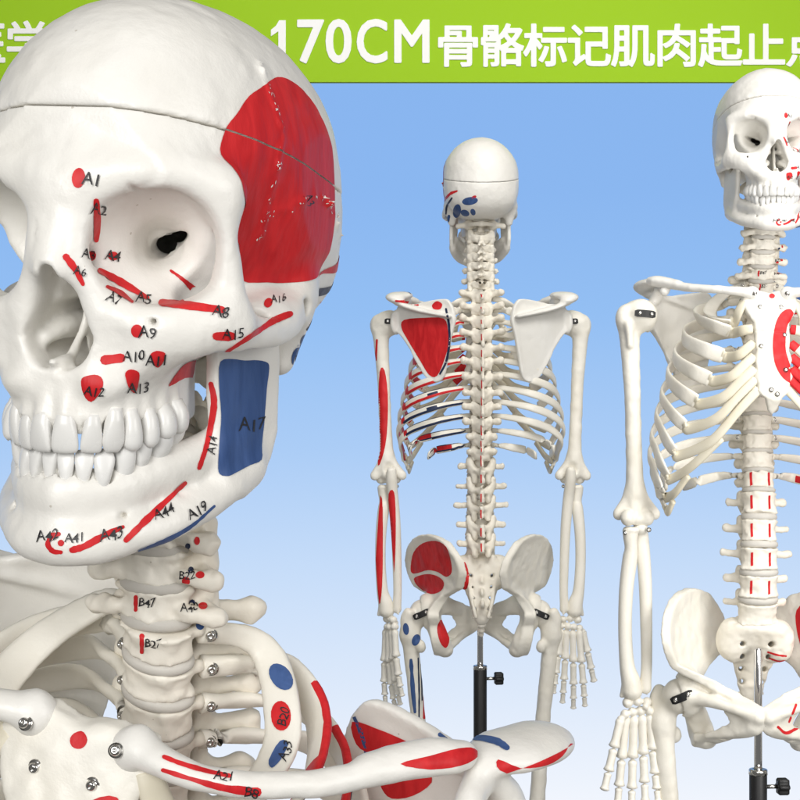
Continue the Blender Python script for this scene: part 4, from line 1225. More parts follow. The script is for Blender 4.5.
    ('p','lower_jaw','r',[0.39,-0.91,0.12],1.2,[39.5,-42.4,-32.8,39.9,-42.7,-34.1,40.2,-42.8,-35.3,40.6,-43.0,-36.4,40.7,-43.0,-37.6,40.8,-42.9,-38.9,40.8,-42.7,-40.3,40.5,-42.5,-41.7,40.3,-42.2,-43.3,40.0,-41.9,-45.0,39.5,-41.5,-46.9,39.2,-41.2,-49.0,38.9,-41.7,-51.1,39.2,-43.2,-53.2,39.7,-45.5,-55.1,40.0,-47.6,-56.8,40.2,-49.0,-58.4,40.1,-50.3,-59.9,40.0,-51.1,-61.4,39.7,-52.0,-62.8,39.5,-52.4,-64.5,39.5,-52.3,-65.1,39.6,-51.5,-65.6,39.9,-50.6,-65.7,40.2,-50.2,-65.3,40.7,-49.5,-63.8,40.9,-49.1,-62.2,41.2,-48.2,-60.7,41.3,-47.2,-59.1,41.3,-45.7,-57.5,41.2,-44.3,-55.6,41.2,-42.8,-53.6,41.5,-41.9,-51.4,41.8,-41.8,-49.1,42.3,-41.9,-47.1,42.6,-41.9,-45.2,42.9,-42.0,-43.5,43.2,-42.1,-41.8,43.2,-42.4,-40.2,43.3,-42.5,-38.7,43.1,-42.6,-37.2,42.8,-42.7,-35.9,42.5,-42.7,-34.6,42.0,-42.7,-33.4,41.6,-42.6,-32.2,41.1,-42.6,-31.7,40.3,-42.5,-31.6,39.6,-42.4,-32.1]),
    ('t','lower_jaw','A14',[43.3,-43.5,-60.6],[0.068,0.147,0.987],[-0.959,-0.263,0.105],[0.375,-0.914,0.158],3.17),
    ('p','lower_jaw','b',[0.7,-0.71,-0.09],1.2,[45.9,-50.7,-79.3,45.2,-53.0,-80.3,44.5,-55.0,-81.5,43.8,-57.5,-82.4,43.1,-59.3,-83.6,42.3,-61.1,-84.3,41.5,-62.6,-85.1,40.8,-64.2,-85.7,40.1,-65.5,-86.3,39.3,-66.9,-86.9,38.4,-68.4,-87.5,37.3,-70.0,-88.1,36.2,-71.9,-88.7,34.9,-73.5,-89.5,33.7,-75.2,-90.0,32.5,-76.4,-90.7,31.6,-77.6,-91.1,30.6,-78.3,-91.6,29.8,-79.0,-92.1,28.9,-79.8,-92.4,27.9,-80.3,-93.0,27.6,-80.3,-93.3,27.0,-79.1,-94.0,33.8,-69.2,-91.9,35.2,-67.6,-91.3,36.9,-67.1,-90.3,38.2,-65.9,-89.4,39.2,-64.7,-88.6,40.0,-63.2,-88.1,40.8,-61.8,-87.4,41.6,-60.9,-86.5,42.5,-59.5,-85.7,43.3,-58.1,-84.5,44.1,-55.9,-83.6,44.8,-54.2,-82.3,45.6,-52.1,-81.2,46.3,-49.9,-80.1,46.3,-49.7,-79.8,46.2,-49.8,-79.4,46.1,-50.2,-79.2]),
    ('t','lower_jaw','A19',[41.5,-63.1,-83.8],[0.778,0.296,0.554],[-0.564,-0.057,0.823],[0.385,-0.902,0.196],3.87),
    ('p','lower_jaw','r',[0.61,-0.75,0.24],1.2,[36.2,-57.6,-69.6,35.0,-60.2,-71.1,33.9,-62.4,-72.8,32.7,-64.8,-74.4,31.8,-67.2,-75.9,30.8,-69.8,-77.1,30.2,-72.6,-78.3,29.8,-75.3,-79.5,29.1,-77.8,-80.4,28.6,-80.0,-81.5,28.2,-81.6,-82.8,27.4,-83.0,-83.7,26.8,-84.3,-84.6,26.3,-85.3,-85.6,25.7,-86.4,-86.4,25.1,-87.3,-87.4,24.9,-87.6,-88.1,25.2,-87.4,-88.9,25.7,-86.7,-89.3,26.2,-86.1,-89.0,27.0,-85.2,-88.1,27.6,-84.3,-87.2,28.3,-83.3,-86.4,29.0,-82.3,-85.5,29.6,-81.1,-84.3,30.5,-79.5,-83.4,31.2,-77.5,-82.4,31.6,-75.4,-81.1,32.3,-72.9,-80.0,32.9,-70.2,-78.7,33.4,-67.4,-77.2,34.1,-64.3,-75.8,34.6,-60.9,-74.3,35.2,-57.4,-72.9,36.3,-55.3,-71.1,36.5,-55.1,-70.6,36.5,-55.8,-69.9,36.4,-56.9,-69.5]),
    ('t','lower_jaw','A44',[32.5,-75.8,-82.3],[0.849,0.301,0.434],[-0.451,-0.015,0.893],[0.403,-0.894,0.196],3.81),
    ('p','lower_jaw','r',[0.46,-0.86,0.22],1.2,[23.8,-86.2,-82.9,22.9,-87.4,-83.2,21.9,-88.6,-83.5,20.9,-89.6,-83.8,19.9,-90.6,-84.4,18.8,-91.5,-85.1,17.6,-92.6,-85.8,16.3,-93.8,-86.3,15.3,-95.0,-87.2,14.1,-95.9,-87.9,13.1,-96.6,-88.7,12.2,-97.0,-89.1,11.2,-97.3,-89.3,10.5,-97.5,-89.7,9.6,-97.8,-89.8,8.8,-98.1,-90.3,8.1,-98.3,-90.8,8.0,-98.2,-91.7,8.5,-98.0,-92.4,9.3,-97.8,-92.5,10.2,-97.5,-92.4,11.0,-97.3,-92.0,12.0,-97.1,-91.9,13.0,-96.8,-91.3,14.1,-96.4,-90.8,15.4,-95.7,-90.2,16.6,-94.8,-89.4,17.8,-93.7,-88.7,18.8,-92.6,-87.6,19.9,-91.6,-86.8,20.9,-90.7,-86.3,21.9,-89.7,-85.8,22.8,-88.7,-85.2,23.7,-87.6,-84.6,24.5,-86.4,-84.0,24.7,-86.0,-83.7,24.5,-85.7,-83.3,24.2,-85.8,-82.9]),
    ('t','lower_jaw','A43',[18.2,-93.3,-88.4],[0.924,0.297,0.239],[-0.264,0.048,0.963],[0.431,-0.878,0.208],4.11),
    ('p','lower_jaw','r',[0.32,-0.93,0.16],1.2,[6.2,-98.7,-88.8,6.1,-98.7,-89.2,5.9,-98.8,-89.6,5.6,-98.9,-89.9,5.2,-98.9,-90.1,4.8,-99.0,-90.1,4.4,-99.1,-90.0,4.1,-99.1,-89.7,3.9,-99.1,-89.4,3.8,-99.1,-89.0,3.8,-99.1,-88.6,4.0,-99.0,-88.2,4.3,-98.9,-87.9,4.7,-98.8,-87.7,5.1,-98.7,-87.7,5.5,-98.7,-87.8,5.8,-98.6,-88.1,6.1,-98.6,-88.4]),
    ('p','lower_jaw','r',[0.28,-0.95,0.12],1.2,[3.6,-98.3,-85.0,3.1,-98.4,-85.0,2.6,-98.5,-85.2,1.9,-98.6,-85.2,1.1,-98.7,-85.3,0.5,-98.9,-85.9,0.1,-99.1,-86.6,-0.4,-99.2,-87.2,-0.6,-99.4,-88.1,-1.0,-99.4,-88.9,-1.2,-99.5,-89.8,-1.0,-99.4,-90.7,-0.5,-99.4,-91.4,0.1,-99.3,-92.0,0.5,-99.1,-92.7,1.3,-99.0,-93.1,2.0,-98.9,-93.3,2.8,-98.8,-93.4,3.5,-98.7,-93.3,4.2,-98.7,-93.1,4.8,-98.6,-93.2,5.4,-98.6,-92.9,5.7,-98.7,-92.3,5.6,-98.8,-91.8,5.1,-98.9,-91.6,4.4,-99.0,-91.6,3.7,-99.1,-91.5,3.2,-99.2,-91.5,2.7,-99.2,-91.4,2.4,-99.3,-91.3,2.1,-99.3,-90.9,1.6,-99.4,-90.7,1.3,-99.5,-90.2,1.1,-99.5,-89.7,1.0,-99.5,-89.5,0.9,-99.5,-89.1,0.9,-99.4,-88.6,1.4,-99.3,-88.1,1.7,-99.2,-87.5,2.1,-99.1,-87.2,2.3,-99.1,-87.1,2.6,-99.0,-86.9,3.0,-98.9,-86.7,3.6,-98.8,-86.6,4.2,-98.6,-86.4,4.6,-98.4,-86.0,4.6,-98.3,-85.5,4.2,-98.2,-85.0]),
    ('t','lower_jaw','A41',[6.1,-98.7,-88.8],[0.952,0.288,0.102],[-0.133,0.089,0.987],[0.449,-0.869,0.208],3.36),
    ('t','lower_jaw','A42',[-5.4,-98.8,-89.5],[0.941,0.293,0.171],[-0.199,0.068,0.978],[0.463,-0.862,0.207],3.75),
    ('t','skull','A3',[64.7,-8.1,42.2],[0.537,0.046,-0.842],[0.798,0.298,0.525],[0.335,-0.942,0.006],3.24),
    ('p','skull','r',[0.74,-0.56,-0.36],1.2,[53.2,49.9,-5.2,54.0,48.3,-4.5,54.3,48.2,-4.1,54.3,49.4,-4.0]),
    ('p','skull','b',[0.71,-0.7,-0.07],1.2,[56.1,8.6,-28.6,56.2,7.1,-27.4,56.2,6.6,-26.0,56.4,6.4,-24.6,56.7,6.6,-23.2,57.2,7.1,-22.0,57.7,8.1,-21.3,58.0,9.7,-21.1]),
    ('p','skull','b',[0.79,-0.59,-0.17],1.2,[58.1,12.1,-20.2,58.6,10.4,-19.1,58.9,9.9,-18.0,59.4,9.9,-16.9,59.8,10.6,-16.0,60.0,12.7,-15.5]),
    ('p','C:7','r',[0.08,-0.97,0.21],1.2,[-6.1,-8.7,3.7,-6.2,-8.5,2.1,-6.4,-8.4,0.6,-6.1,-8.6,-0.8,-6.2,-8.8,-2.2,-5.8,-9.0,-2.7,-5.1,-9.3,-2.7,-4.4,-9.5,-2.3,-4.2,-9.3,-1.7,-4.4,-9.1,-0.4,-4.1,-9.0,1.1,-4.2,-8.9,2.5,-3.9,-9.3,4.1,-4.1,-9.3,4.8,-4.9,-9.1,4.9,-5.7,-9.0,4.5]),
    ('t','C:7','B47',[-4.2,-9.1,-0.5],[0.955,0.295,0.039],[-0.105,0.213,0.971],[0.409,-0.844,0.347],3.41),
    ('p','T:1','r',[0.17,-0.82,0.55],1.2,[-3.8,-10.0,7.3,-3.2,-10.8,5.9,-3.5,-10.5,3.3,-3.8,-9.5,0.2,-4.2,-9.0,-2.6,-3.9,-9.2,-3.2,-3.1,-9.3,-3.1,-2.4,-9.5,-2.5,-2.1,-9.5,-1.6,-1.9,-10.0,1.2,-1.4,-10.4,3.9,-1.4,-10.7,6.4,-1.8,-9.2,7.3,-2.5,-8.5,7.5,-3.3,-8.5,7.6,-3.8,-9.1,7.6]),
    ('t','T:1','B27',[-1.8,-10.1,1.3],[0.937,0.337,0.093],[-0.258,0.486,0.835],[0.338,-0.671,0.66],3.42),
    ('p','C:5','r',[0.4,-0.88,0.28],1.2,[23.7,-5.7,-2.4,23.7,-5.8,-3.0,23.5,-5.9,-3.5,23.3,-6.1,-3.9,22.9,-6.3,-4.1,22.5,-6.4,-4.1,22.1,-6.5,-3.9,21.8,-6.7,-3.5,21.6,-6.8,-3.0,21.5,-6.8,-2.5,21.5,-6.6,-1.9,21.6,-6.3,-1.4,21.7,-5.9,-1.1,22.0,-5.5,-0.9,22.3,-5.2,-1.0,22.8,-5.1,-1.1,23.2,-5.3,-1.5,23.5,-5.5,-1.9]),
    ('p','C:6','r',[0.4,-0.79,0.47],1.2,[24.6,-3.8,-1.2,24.6,-4.1,-1.6,24.4,-4.4,-2.0,24.0,-4.7,-2.3,23.5,-5.1,-2.4,22.9,-5.4,-2.4,22.3,-5.6,-2.2,21.8,-5.6,-1.9,21.4,-5.7,-1.5,21.3,-5.6,-1.0,21.3,-5.3,-0.6,21.4,-4.8,-0.3,21.6,-4.0,-0.1,21.9,-3.0,-0.2,22.4,-2.5,-0.3,23.1,-2.6,-0.4,23.8,-3.0,-0.5,24.3,-3.4,-0.8]),
    ('p','C:6','d',[0.37,-0.83,0.42],1.2,[16.3,4.2,-2.1,20.1,-4.6,0.3,20.2,-5.3,0.0,19.9,-5.7,-0.2,19.6,-5.9,-0.4,19.2,-6.0,-0.4,18.7,-6.0,-0.3,18.3,-5.9,-0.0,17.9,-5.5,0.3,17.5,-4.8,0.6,14.2,3.0,-1.5,14.3,3.3,-1.1,14.5,3.7,-0.8,14.8,4.1,-0.7,15.1,4.4,-0.8,15.5,4.5,-1.0,15.9,4.4,-1.2,16.2,4.3,-1.6]),
    ('p','C:7','r',[0.21,-0.71,0.67],1.2,[23.4,1.3,-0.6,24.2,-0.9,-0.3,24.4,-2.2,-0.3,24.2,-3.2,-0.4,23.9,-3.9,-0.3,23.4,-4.4,-0.2,22.8,-4.6,-0.0,22.1,-4.3,0.2,21.5,-3.7,0.4,18.1,3.7,-2.1,18.2,3.8,-1.5,18.5,3.9,-1.1,19.1,4.0,-0.7,19.7,4.0,-0.4,20.5,3.9,-0.3,21.3,3.7,-0.3,22.1,3.2,-0.4,22.7,2.5,-0.6]),
    ('p','C:7','d',[0.52,-0.79,0.34],1.2,[16.3,4.4,-1.2,16.2,4.5,-1.8,15.9,4.6,-2.3,19.2,-3.8,0.7,19.0,-4.5,0.7,18.6,-4.7,0.7,18.0,-4.4,0.7,17.2,-3.6,0.7,14.5,1.9,-1.0,14.7,1.3,-0.3,14.9,1.1,0.4,14.9,1.6,0.7,14.9,2.6,0.7,15.1,3.3,0.7,15.4,3.8,0.6,15.7,4.1,0.3,16.0,4.4,-0.1,16.2,4.4,-0.6]),
    ('t','C:6','B22',[13.7,-6.5,-3.7],[0.95,0.299,0.087],[-0.139,0.158,0.978],[0.39,-0.873,0.293],3.38),
    ('t','C:7','A40',[14.3,-7.1,-1.4],[0.95,0.302,0.073],[-0.139,0.202,0.969],[0.387,-0.853,0.35],3.39),
    ('p','C:6','r',[0.3,-0.95,0.08],1.2,[19.2,-6.7,-3.5,19.1,-6.6,-4.3,18.6,-6.3,-5.0,15.6,-6.4,-4.7,15.7,-6.9,-3.8,15.9,-7.2,-3.1,16.3,-7.4,-2.4,16.7,-7.2,-1.9,17.3,-7.1,-1.7,17.8,-6.9,-1.7,18.4,-6.8,-1.9,18.9,-6.8,-2.3,19.1,-6.7,-2.9]),
    ('p','C:5','d',[0.15,-0.98,-0.12],1.2,[20.0,-6.9,-4.7,19.9,-6.7,-5.2,19.6,-6.5,-5.6,19.2,-6.1,-6.0,18.3,-5.0,-6.5,17.2,-5.6,-5.6,17.5,-6.4,-5.0,17.7,-6.7,-4.5,18.0,-6.9,-4.1,18.3,-7.1,-3.7,18.8,-7.2,-3.5,19.2,-7.3,-3.5,19.6,-7.3,-3.6,19.9,-7.2,-3.9,20.0,-7.0,-4.2]),
    ('p','T:1','b',[0.32,-0.42,0.85],1.2,[18.4,7.1,6.7,18.7,6.4,6.6,18.7,5.6,6.6,18.5,4.9,6.6,18.1,4.3,6.6,17.7,4.0,6.8,17.1,3.9,6.9,16.5,4.1,7.0,16.0,4.5,7.2,15.5,5.3,7.2,15.2,6.2,7.2,15.1,7.2,7.1,15.2,8.1,6.9,13.7,12.7,3.0,16.1,8.9,6.8,16.8,8.6,7.0,17.5,8.3,7.0,18.1,7.7,6.9]),
    ('p','clavicle','r',[0.1,-0.64,0.77],1.2,[36.0,-71.2,1409.5,37.6,-71.4,1409.6,39.1,-71.5,1409.7,40.6,-71.5,1409.9,42.2,-71.6,1409.9,43.8,-71.5,1410.0,45.7,-71.3,1410.1,47.6,-71.2,1410.2,49.7,-71.0,1410.3,51.6,-70.6,1410.5,53.5,-70.2,1410.6,55.3,-69.8,1410.7,57.0,-69.3,1410.9,58.9,-69.1,1411.1,60.6,-68.6,1411.3,62.3,-68.2,1411.4,62.8,-67.8,1411.6,62.8,-67.2,1411.9,62.4,-66.6,1412.1,61.7,-66.4,1412.2,60.0,-67.0,1412.0,58.2,-67.1,1411.8,56.5,-67.5,1411.5,54.6,-67.6,1411.2,52.8,-67.7,1411.0,50.9,-68.2,1411.0,48.9,-68.4,1411.0,47.0,-69.0,1411.0,45.2,-69.4,1410.9,43.4,-69.6,1410.9,41.8,-69.8,1410.8,40.3,-69.9,1410.7,38.7,-69.7,1410.7,37.3,-69.6,1410.6,35.7,-69.6,1410.4,35.2,-69.8,1410.2,35.0,-70.3,1409.9,35.4,-70.9,1409.6]),
    ('p','clavicle','r',[0.22,-0.89,0.4],1.2,[37.8,-73.6,1405.7,40.6,-73.8,1406.1,43.3,-73.9,1406.3,46.0,-73.9,1406.7,48.6,-73.8,1407.1,51.1,-73.5,1407.2,53.5,-73.1,1407.1,55.8,-72.5,1406.8,58.1,-71.7,1406.7,60.4,-71.1,1406.6,62.7,-70.5,1406.8,65.1,-69.6,1406.8,67.4,-68.5,1406.6,69.7,-67.5,1406.8,71.9,-66.2,1407.1,74.1,-64.8,1406.6,75.2,-64.3,1407.3,75.4,-64.1,1408.7,74.7,-64.1,1410.0,73.4,-64.5,1410.4,71.3,-65.9,1410.1,69.0,-67.1,1410.2,66.8,-68.2,1410.1,64.6,-69.2,1409.6,62.4,-70.0,1409.3,60.1,-70.7,1409.3,57.9,-71.2,1409.1,55.6,-71.8,1409.1,53.3,-72.4,1408.9,51.0,-72.8,1408.7,48.5,-73.2,1408.5,45.8,-73.3,1408.3,43.2,-73.3,1408.2,40.5,-73.4,1407.7,37.8,-73.3,1407.3,37.2,-73.4,1407.0,37.0,-73.5,1406.4,37.2,-73.6,1405.9]),
    ('t','clavicle','A21',[57.1,-70.7,1409.9],[0.949,0.261,0.179],[-0.249,0.264,0.932],[0.213,-0.819,0.532],3.45),
    ('t','clavicle','B8',[69.6,-67.0,1405.5],[0.949,0.261,0.179],[-0.249,0.264,0.932],[0.194,-0.821,0.537],3.84),
    ('p','clavicle','r',[0.32,-0.72,0.62],1.2,[117.7,-25.2,1421.2,119.3,-23.3,1422.2,123.3,-19.7,1423.6,127.2,-15.9,1424.8,130.3,-12.6,1425.9,133.3,-8.9,1426.7,135.9,-5.3,1426.9,138.0,-2.2,1426.6,139.7,-0.2,1426.4,141.1,1.2,1425.8,142.2,3.3,1424.2,143.2,0.8,1423.0,142.6,-3.0,1423.2,141.1,-6.2,1422.6,139.0,-10.3,1422.5,136.2,-13.4,1421.9,132.6,-16.2,1421.1,129.0,-18.9,1420.6,124.6,-22.1,1420.7,120.0,-24.6,1420.8]),
    ('p','scapula','r',[0.43,-0.81,0.4],1.2,[127.9,14.4,1425.6,130.2,14.7,1425.0,133.6,15.5,1423.3,137.0,17.2,1421.6,140.2,19.5,1420.8,143.5,22.5,1420.2,146.2,26.7,1419.2,148.5,30.2,1418.9,150.4,33.2,1419.2,151.9,36.5,1419.5,152.9,39.7,1420.1,153.5,43.1,1420.8,154.0,46.4,1420.7,154.9,49.0,1419.5,131.7,14.4,1419.9,129.2,12.0,1422.1,127.8,11.9,1423.7,127.3,13.2,1425.0]),
    ('p','scapula','b',[0.08,-0.55,0.83],1.2,[94.1,62.4,1408.4,96.8,62.8,1408.2,115.8,28.2,1426.0,118.5,26.2,1427.1,120.9,24.8,1427.5,122.9,23.8,1427.7,124.6,23.4,1427.7,125.9,22.6,1427.6,126.9,22.4,1427.6,127.8,21.6,1427.4,128.9,21.0,1427.2,130.0,20.6,1427.0,130.8,20.8,1426.9,131.4,21.9,1426.9,131.3,23.4,1427.2,130.6,24.5,1427.4,129.7,25.4,1427.6,128.7,26.6,1427.7,127.5,27.5,1427.7,126.1,29.2,1427.7,124.4,30.0,1427.6,122.3,31.2,1427.3,120.0,32.3,1426.8,117.3,34.7,1425.5,93.5,65.9,1408.9,93.0,65.0,1408.9,92.9,63.8,1408.8,93.4,62.8,1408.5]),
    ('p','rib:1','b',[0.17,-0.73,0.67],1.2,[54.5,28.0,1405.2,56.4,26.7,1404.2,57.9,25.0,1403.1,58.7,23.1,1402.1,58.8,21.3,1401.2,58.1,20.2,1400.5,56.7,19.6,1400.0,54.7,19.6,1399.9,52.5,20.2,1400.2,50.4,21.2,1400.9,48.4,22.7,1401.9,47.0,24.2,1403.0,46.2,25.8,1404.2,46.2,27.2,1405.3,47.0,28.3,1406.1,48.4,28.9,1406.5,50.3,29.0,1406.5,52.4,28.8,1406.1]),
    ('p','rib:1','r',[0.04,-0.77,0.64],1.2,[63.6,10.8,1394.0,64.4,8.9,1392.6,64.6,7.2,1391.3,64.2,5.7,1390.2,63.2,4.8,1389.3,61.7,4.7,1388.8,59.9,5.4,1388.6,58.1,6.6,1389.0,56.4,8.1,1390.0,55.2,9.8,1391.3,54.4,11.4,1392.8,54.3,12.9,1394.3,54.8,14.0,1395.6,55.8,14.8,1396.5,57.3,15.1,1397.0,59.0,14.6,1397.0,60.8,13.7,1396.4,62.4,12.4,1395.4]),
    ('p','rib:1','b',[-0.01,-0.66,0.75],1.2,[63.6,0.5,1386.4,64.9,0.9,1387.2,66.5,0.4,1387.4,67.7,-0.7,1386.9,68.1,-3.1,1386.0,68.1,-6.4,1384.7,68.0,-9.4,1383.6,67.6,-11.7,1382.8,67.0,-13.6,1382.2,66.3,-14.5,1381.7,65.2,-13.8,1381.5,63.9,-12.0,1381.5,62.9,-9.5,1381.9,62.7,-5.9,1383.1,62.8,-1.8,1384.8]),
    ('t','rib:1','B20',[63.5,6.3,1390.4],[-0.057,0.282,0.958],[-0.97,-0.242,0.013],[0.251,-0.846,0.47],3.84),
    ('t','rib:1','A33',[70.6,-10.0,1383.8],[0.146,0.326,0.934],[-0.961,-0.178,0.212],[0.245,-0.838,0.487],3.76),
    ('p','scapula','b',[-0.04,-0.97,0.24],1.2,[48.2,85.4,1401.7,49.3,85.0,1399.6,50.4,85.0,1397.3,51.0,85.1,1394.9,51.9,85.1,1393.0,52.5,85.0,1391.2,53.0,84.8,1389.7,53.7,84.5,1388.3,53.9,84.3,1386.8,54.4,84.0,1385.3,54.8,83.8,1384.9,55.4,83.6,1385.0,55.9,83.5,1385.5,56.0,83.5,1386.1,55.7,83.7,1387.7,55.2,84.0,1389.1,55.1,84.1,1390.7,54.6,84.3,1392.4,54.0,84.5,1394.2,53.2,84.6,1396.3,51.9,84.6,1398.3,50.9,84.6,1400.7,49.8,84.7,1402.9]),
    ('p','scapula','r',[-0.15,-0.96,0.24],1.2,[62.5,81.4,1377.5,65.0,80.2,1379.8,69.0,78.2,1382.0,73.2,76.0,1384.0,77.9,73.1,1386.1,82.9,70.2,1387.9,86.7,67.9,1388.6,89.2,66.6,1387.9,90.5,65.8,1386.3,90.4,65.9,1384.0,88.2,67.3,1380.5,84.4,69.8,1376.2,80.4,72.4,1372.5,76.5,74.8,1369.6,72.6,76.8,1367.6,69.3,78.4,1366.5,66.9,79.5,1366.7,65.2,80.4,1367.8,63.8,81.0,1369.5,62.6,81.4,1371.9,61.9,81.7,1374.8]),
    ('p','scapula','r',[-0.1,-0.95,0.28],1.2,[48.1,85.3,1399.5,50.7,84.7,1400.3,54.9,83.8,1399.9,59.9,81.8,1399.5,65.7,79.2,1399.4,72.3,75.6,1399.3,77.7,72.9,1398.9,81.9,70.9,1398.5,85.2,68.6,1398.3,86.2,67.4,1397.6,83.7,68.0,1396.0,78.8,70.7,1393.3,73.5,74.0,1390.7,68.3,77.4,1388.4,63.0,80.7,1386.5,58.5,82.6,1385.8,55.0,83.8,1385.9,52.2,84.8,1386.6,50.1,85.4,1388.4,48.5,85.6,1391.9,47.5,85.5,1396.4]),
    ('p','scapula','r',[0.26,0.96,-0.01],2.2,[125.2,42.6,1381.3,116.2,50.0,1383.0,104.0,59.8,1383.5,92.2,68.6,1383.5,81.2,75.3,1383.8,70.5,81.0,1383.6,62.4,84.5,1381.5,58.3,86.6,1376.9,56.6,87.3,1370.4,55.8,88.2,1363.1,55.0,89.0,1355.1,54.9,89.2,1346.3,55.5,88.7,1337.6,57.2,87.9,1329.2,59.6,87.0,1320.8,62.4,85.4,1312.7,65.5,83.6,1304.2,69.1,81.2,1296.0,72.9,78.8,1290.4,76.9,76.9,1288.4,81.0,74.7,1289.0,85.4,72.1,1292.1,90.0,69.6,1298.1,94.9,66.5,1306.7,100.2,63.0,1316.2,106.6,58.6,1326.8,113.5,52.6,1338.5,119.4,47.9,1348.7,123.9,44.1,1356.5,127.5,41.0,1362.9,129.4,39.5,1368.5,130.2,38.7,1373.7,129.3,39.4,1378.1]),
    ('p','scapula','r',[0.24,0.97,-0.03],2.2,[80.8,75.6,1403.3,79.1,77.0,1405.8,76.3,78.8,1408.2,73.3,80.4,1409.5,70.1,81.7,1408.8,66.8,82.8,1406.9,64.8,83.3,1404.7,64.7,83.4,1401.9,66.0,83.1,1398.6,67.9,82.4,1396.4,71.0,81.1,1395.7,74.8,79.3,1395.9,77.9,77.4,1396.8,79.8,76.1,1398.6,80.8,75.4,1400.9]),
    ('p','scapula','d',[0.1,0.99,-0.04],2,[60.5,85.5,1396.3,59.6,86.2,1391.2,58.7,100.8,1385.7,57.6,87.4,1381.4,56.7,87.4,1376.3,56.3,87.4,1370.9,55.7,88.1,1365.0,55.7,88.5,1358.6,55.7,88.6,1352.0,55.9,88.6,1345.5,56.2,88.6,1339.5,56.7,88.5,1333.7,57.4,87.9,1328.1,58.3,87.5,1322.7,59.4,87.1,1317.6,60.4,86.6,1312.8,62.1,85.6,1308.7,63.8,84.8,1305.0,65.8,83.4,1301.4,67.8,82.1,1297.9,69.6,80.9,1294.0,69.7,80.8,1293.0,69.0,81.2,1292.2,68.0,81.9,1292.0,67.1,82.5,1292.7,65.0,84.1,1296.2,62.9,85.5,1299.7,60.9,86.1,1303.4,59.0,85.8,1307.4,57.4,85.5,1311.9,55.7,84.5,1316.8,54.6,84.3,1322.1,53.6,84.0,1327.6,52.8,85.4,1333.3,52.2,86.6,1339.2,51.8,88.0,1345.4,51.7,89.4,1351.9,51.7,90.6,1358.5,52.0,90.2,1365.0,52.1,89.8,1371.2,53.0,89.2,1376.8,54.2,97.4,1381.6,55.7,100.2,1386.3,56.2,87.0,1391.9,57.3,86.7,1396.9,58.0,86.4,1398.0,59.2,85.9,1398.2,60.3,85.5,1397.5]),
    ('p','scapula','r',[-0.01,1.0,0.08],2,[138.6,71.4,1408.5,135.8,72.0,1408.3,133.1,72.0,1408.0,130.4,71.4,1407.5,127.6,70.2,1407.1,124.4,69.0,1406.7,120.7,67.9,1406.1,116.5,52.9,1406.1,112.2,57.3,1404.8,107.8,59.7,1403.8,103.5,62.6,1402.8,102.4,63.1,1403.0,101.7,63.2,1403.9,101.9,63.1,1405.0,102.8,62.3,1405.7,115.4,16.7,1411.9,119.7,29.6,1412.1,123.5,32.1,1412.8,127.0,68.0,1411.3,130.0,70.9,1411.3,132.8,72.3,1411.2,135.5,72.7,1411.4,138.2,72.3,1411.8,139.5,72.1,1411.4,140.1,71.8,1410.3,139.7,71.5,1409.1]),
    ('p','humerus','r',[0.03,1.0,0.01],2.5,[165.1,12.5,1297.8,162.8,14.0,1304.7,159.9,14.2,1305.0,157.2,13.9,1300.6,155.1,12.5,1291.0,153.2,11.4,1276.5,152.0,11.3,1260.2,151.7,11.8,1241.6,152.1,11.4,1221.1,153.0,13.0,1203.0,154.3,13.3,1188.9,156.1,13.7,1177.1,158.4,13.8,1166.8,161.5,13.5,1155.9,165.2,11.7,1146.5,168.0,10.2,1144.4,167.1,6.2,1257.8,166.4,9.1,1281.1]),
    ('p','humerus','r',[0.35,0.93,-0.09],2,[171.1,15.2,1349.9,171.5,12.8,1341.8,172.1,10.3,1333.8,172.5,7.0,1325.7,171.3,7.6,1315.8,170.1,10.0,1316.2,169.6,10.8,1317.2,169.1,12.4,1325.4,168.7,13.9,1333.5,168.4,15.2,1341.6,167.8,16.9,1349.7,168.3,17.0,1350.9,169.4,16.7,1351.4,170.6,16.0,1351.0]),
    ('p','ulna','r',[0.08,1.0,-0.03],2.5,[150.5,16.1,1098.9,148.0,19.8,1104.8,144.4,20.6,1106.1,141.6,19.0,1102.0,140.0,16.6,1091.0,139.2,15.5,1074.6,138.8,14.7,1056.1,138.8,13.9,1035.2,139.2,13.1,1012.1,140.0,12.0,990.8,141.5,9.9,969.6,150.9,12.1,1088.2]),
    ('p','radius','r',[0.14,0.99,0.04],2.5,[164.2,4.0,1096.5,161.3,5.0,1091.1,160.1,9.1,1074.2,159.9,9.1,1049.1,160.0,8.0,1023.3,160.1,7.6,997.5,160.4,8.1,971.2,161.1,9.0,949.7,162.4,9.6,932.5,164.0,8.8,920.0,165.8,6.6,918.7,167.8,6.0,935.2,169.9,5.2,963.0,171.6,4.0,990.1]),
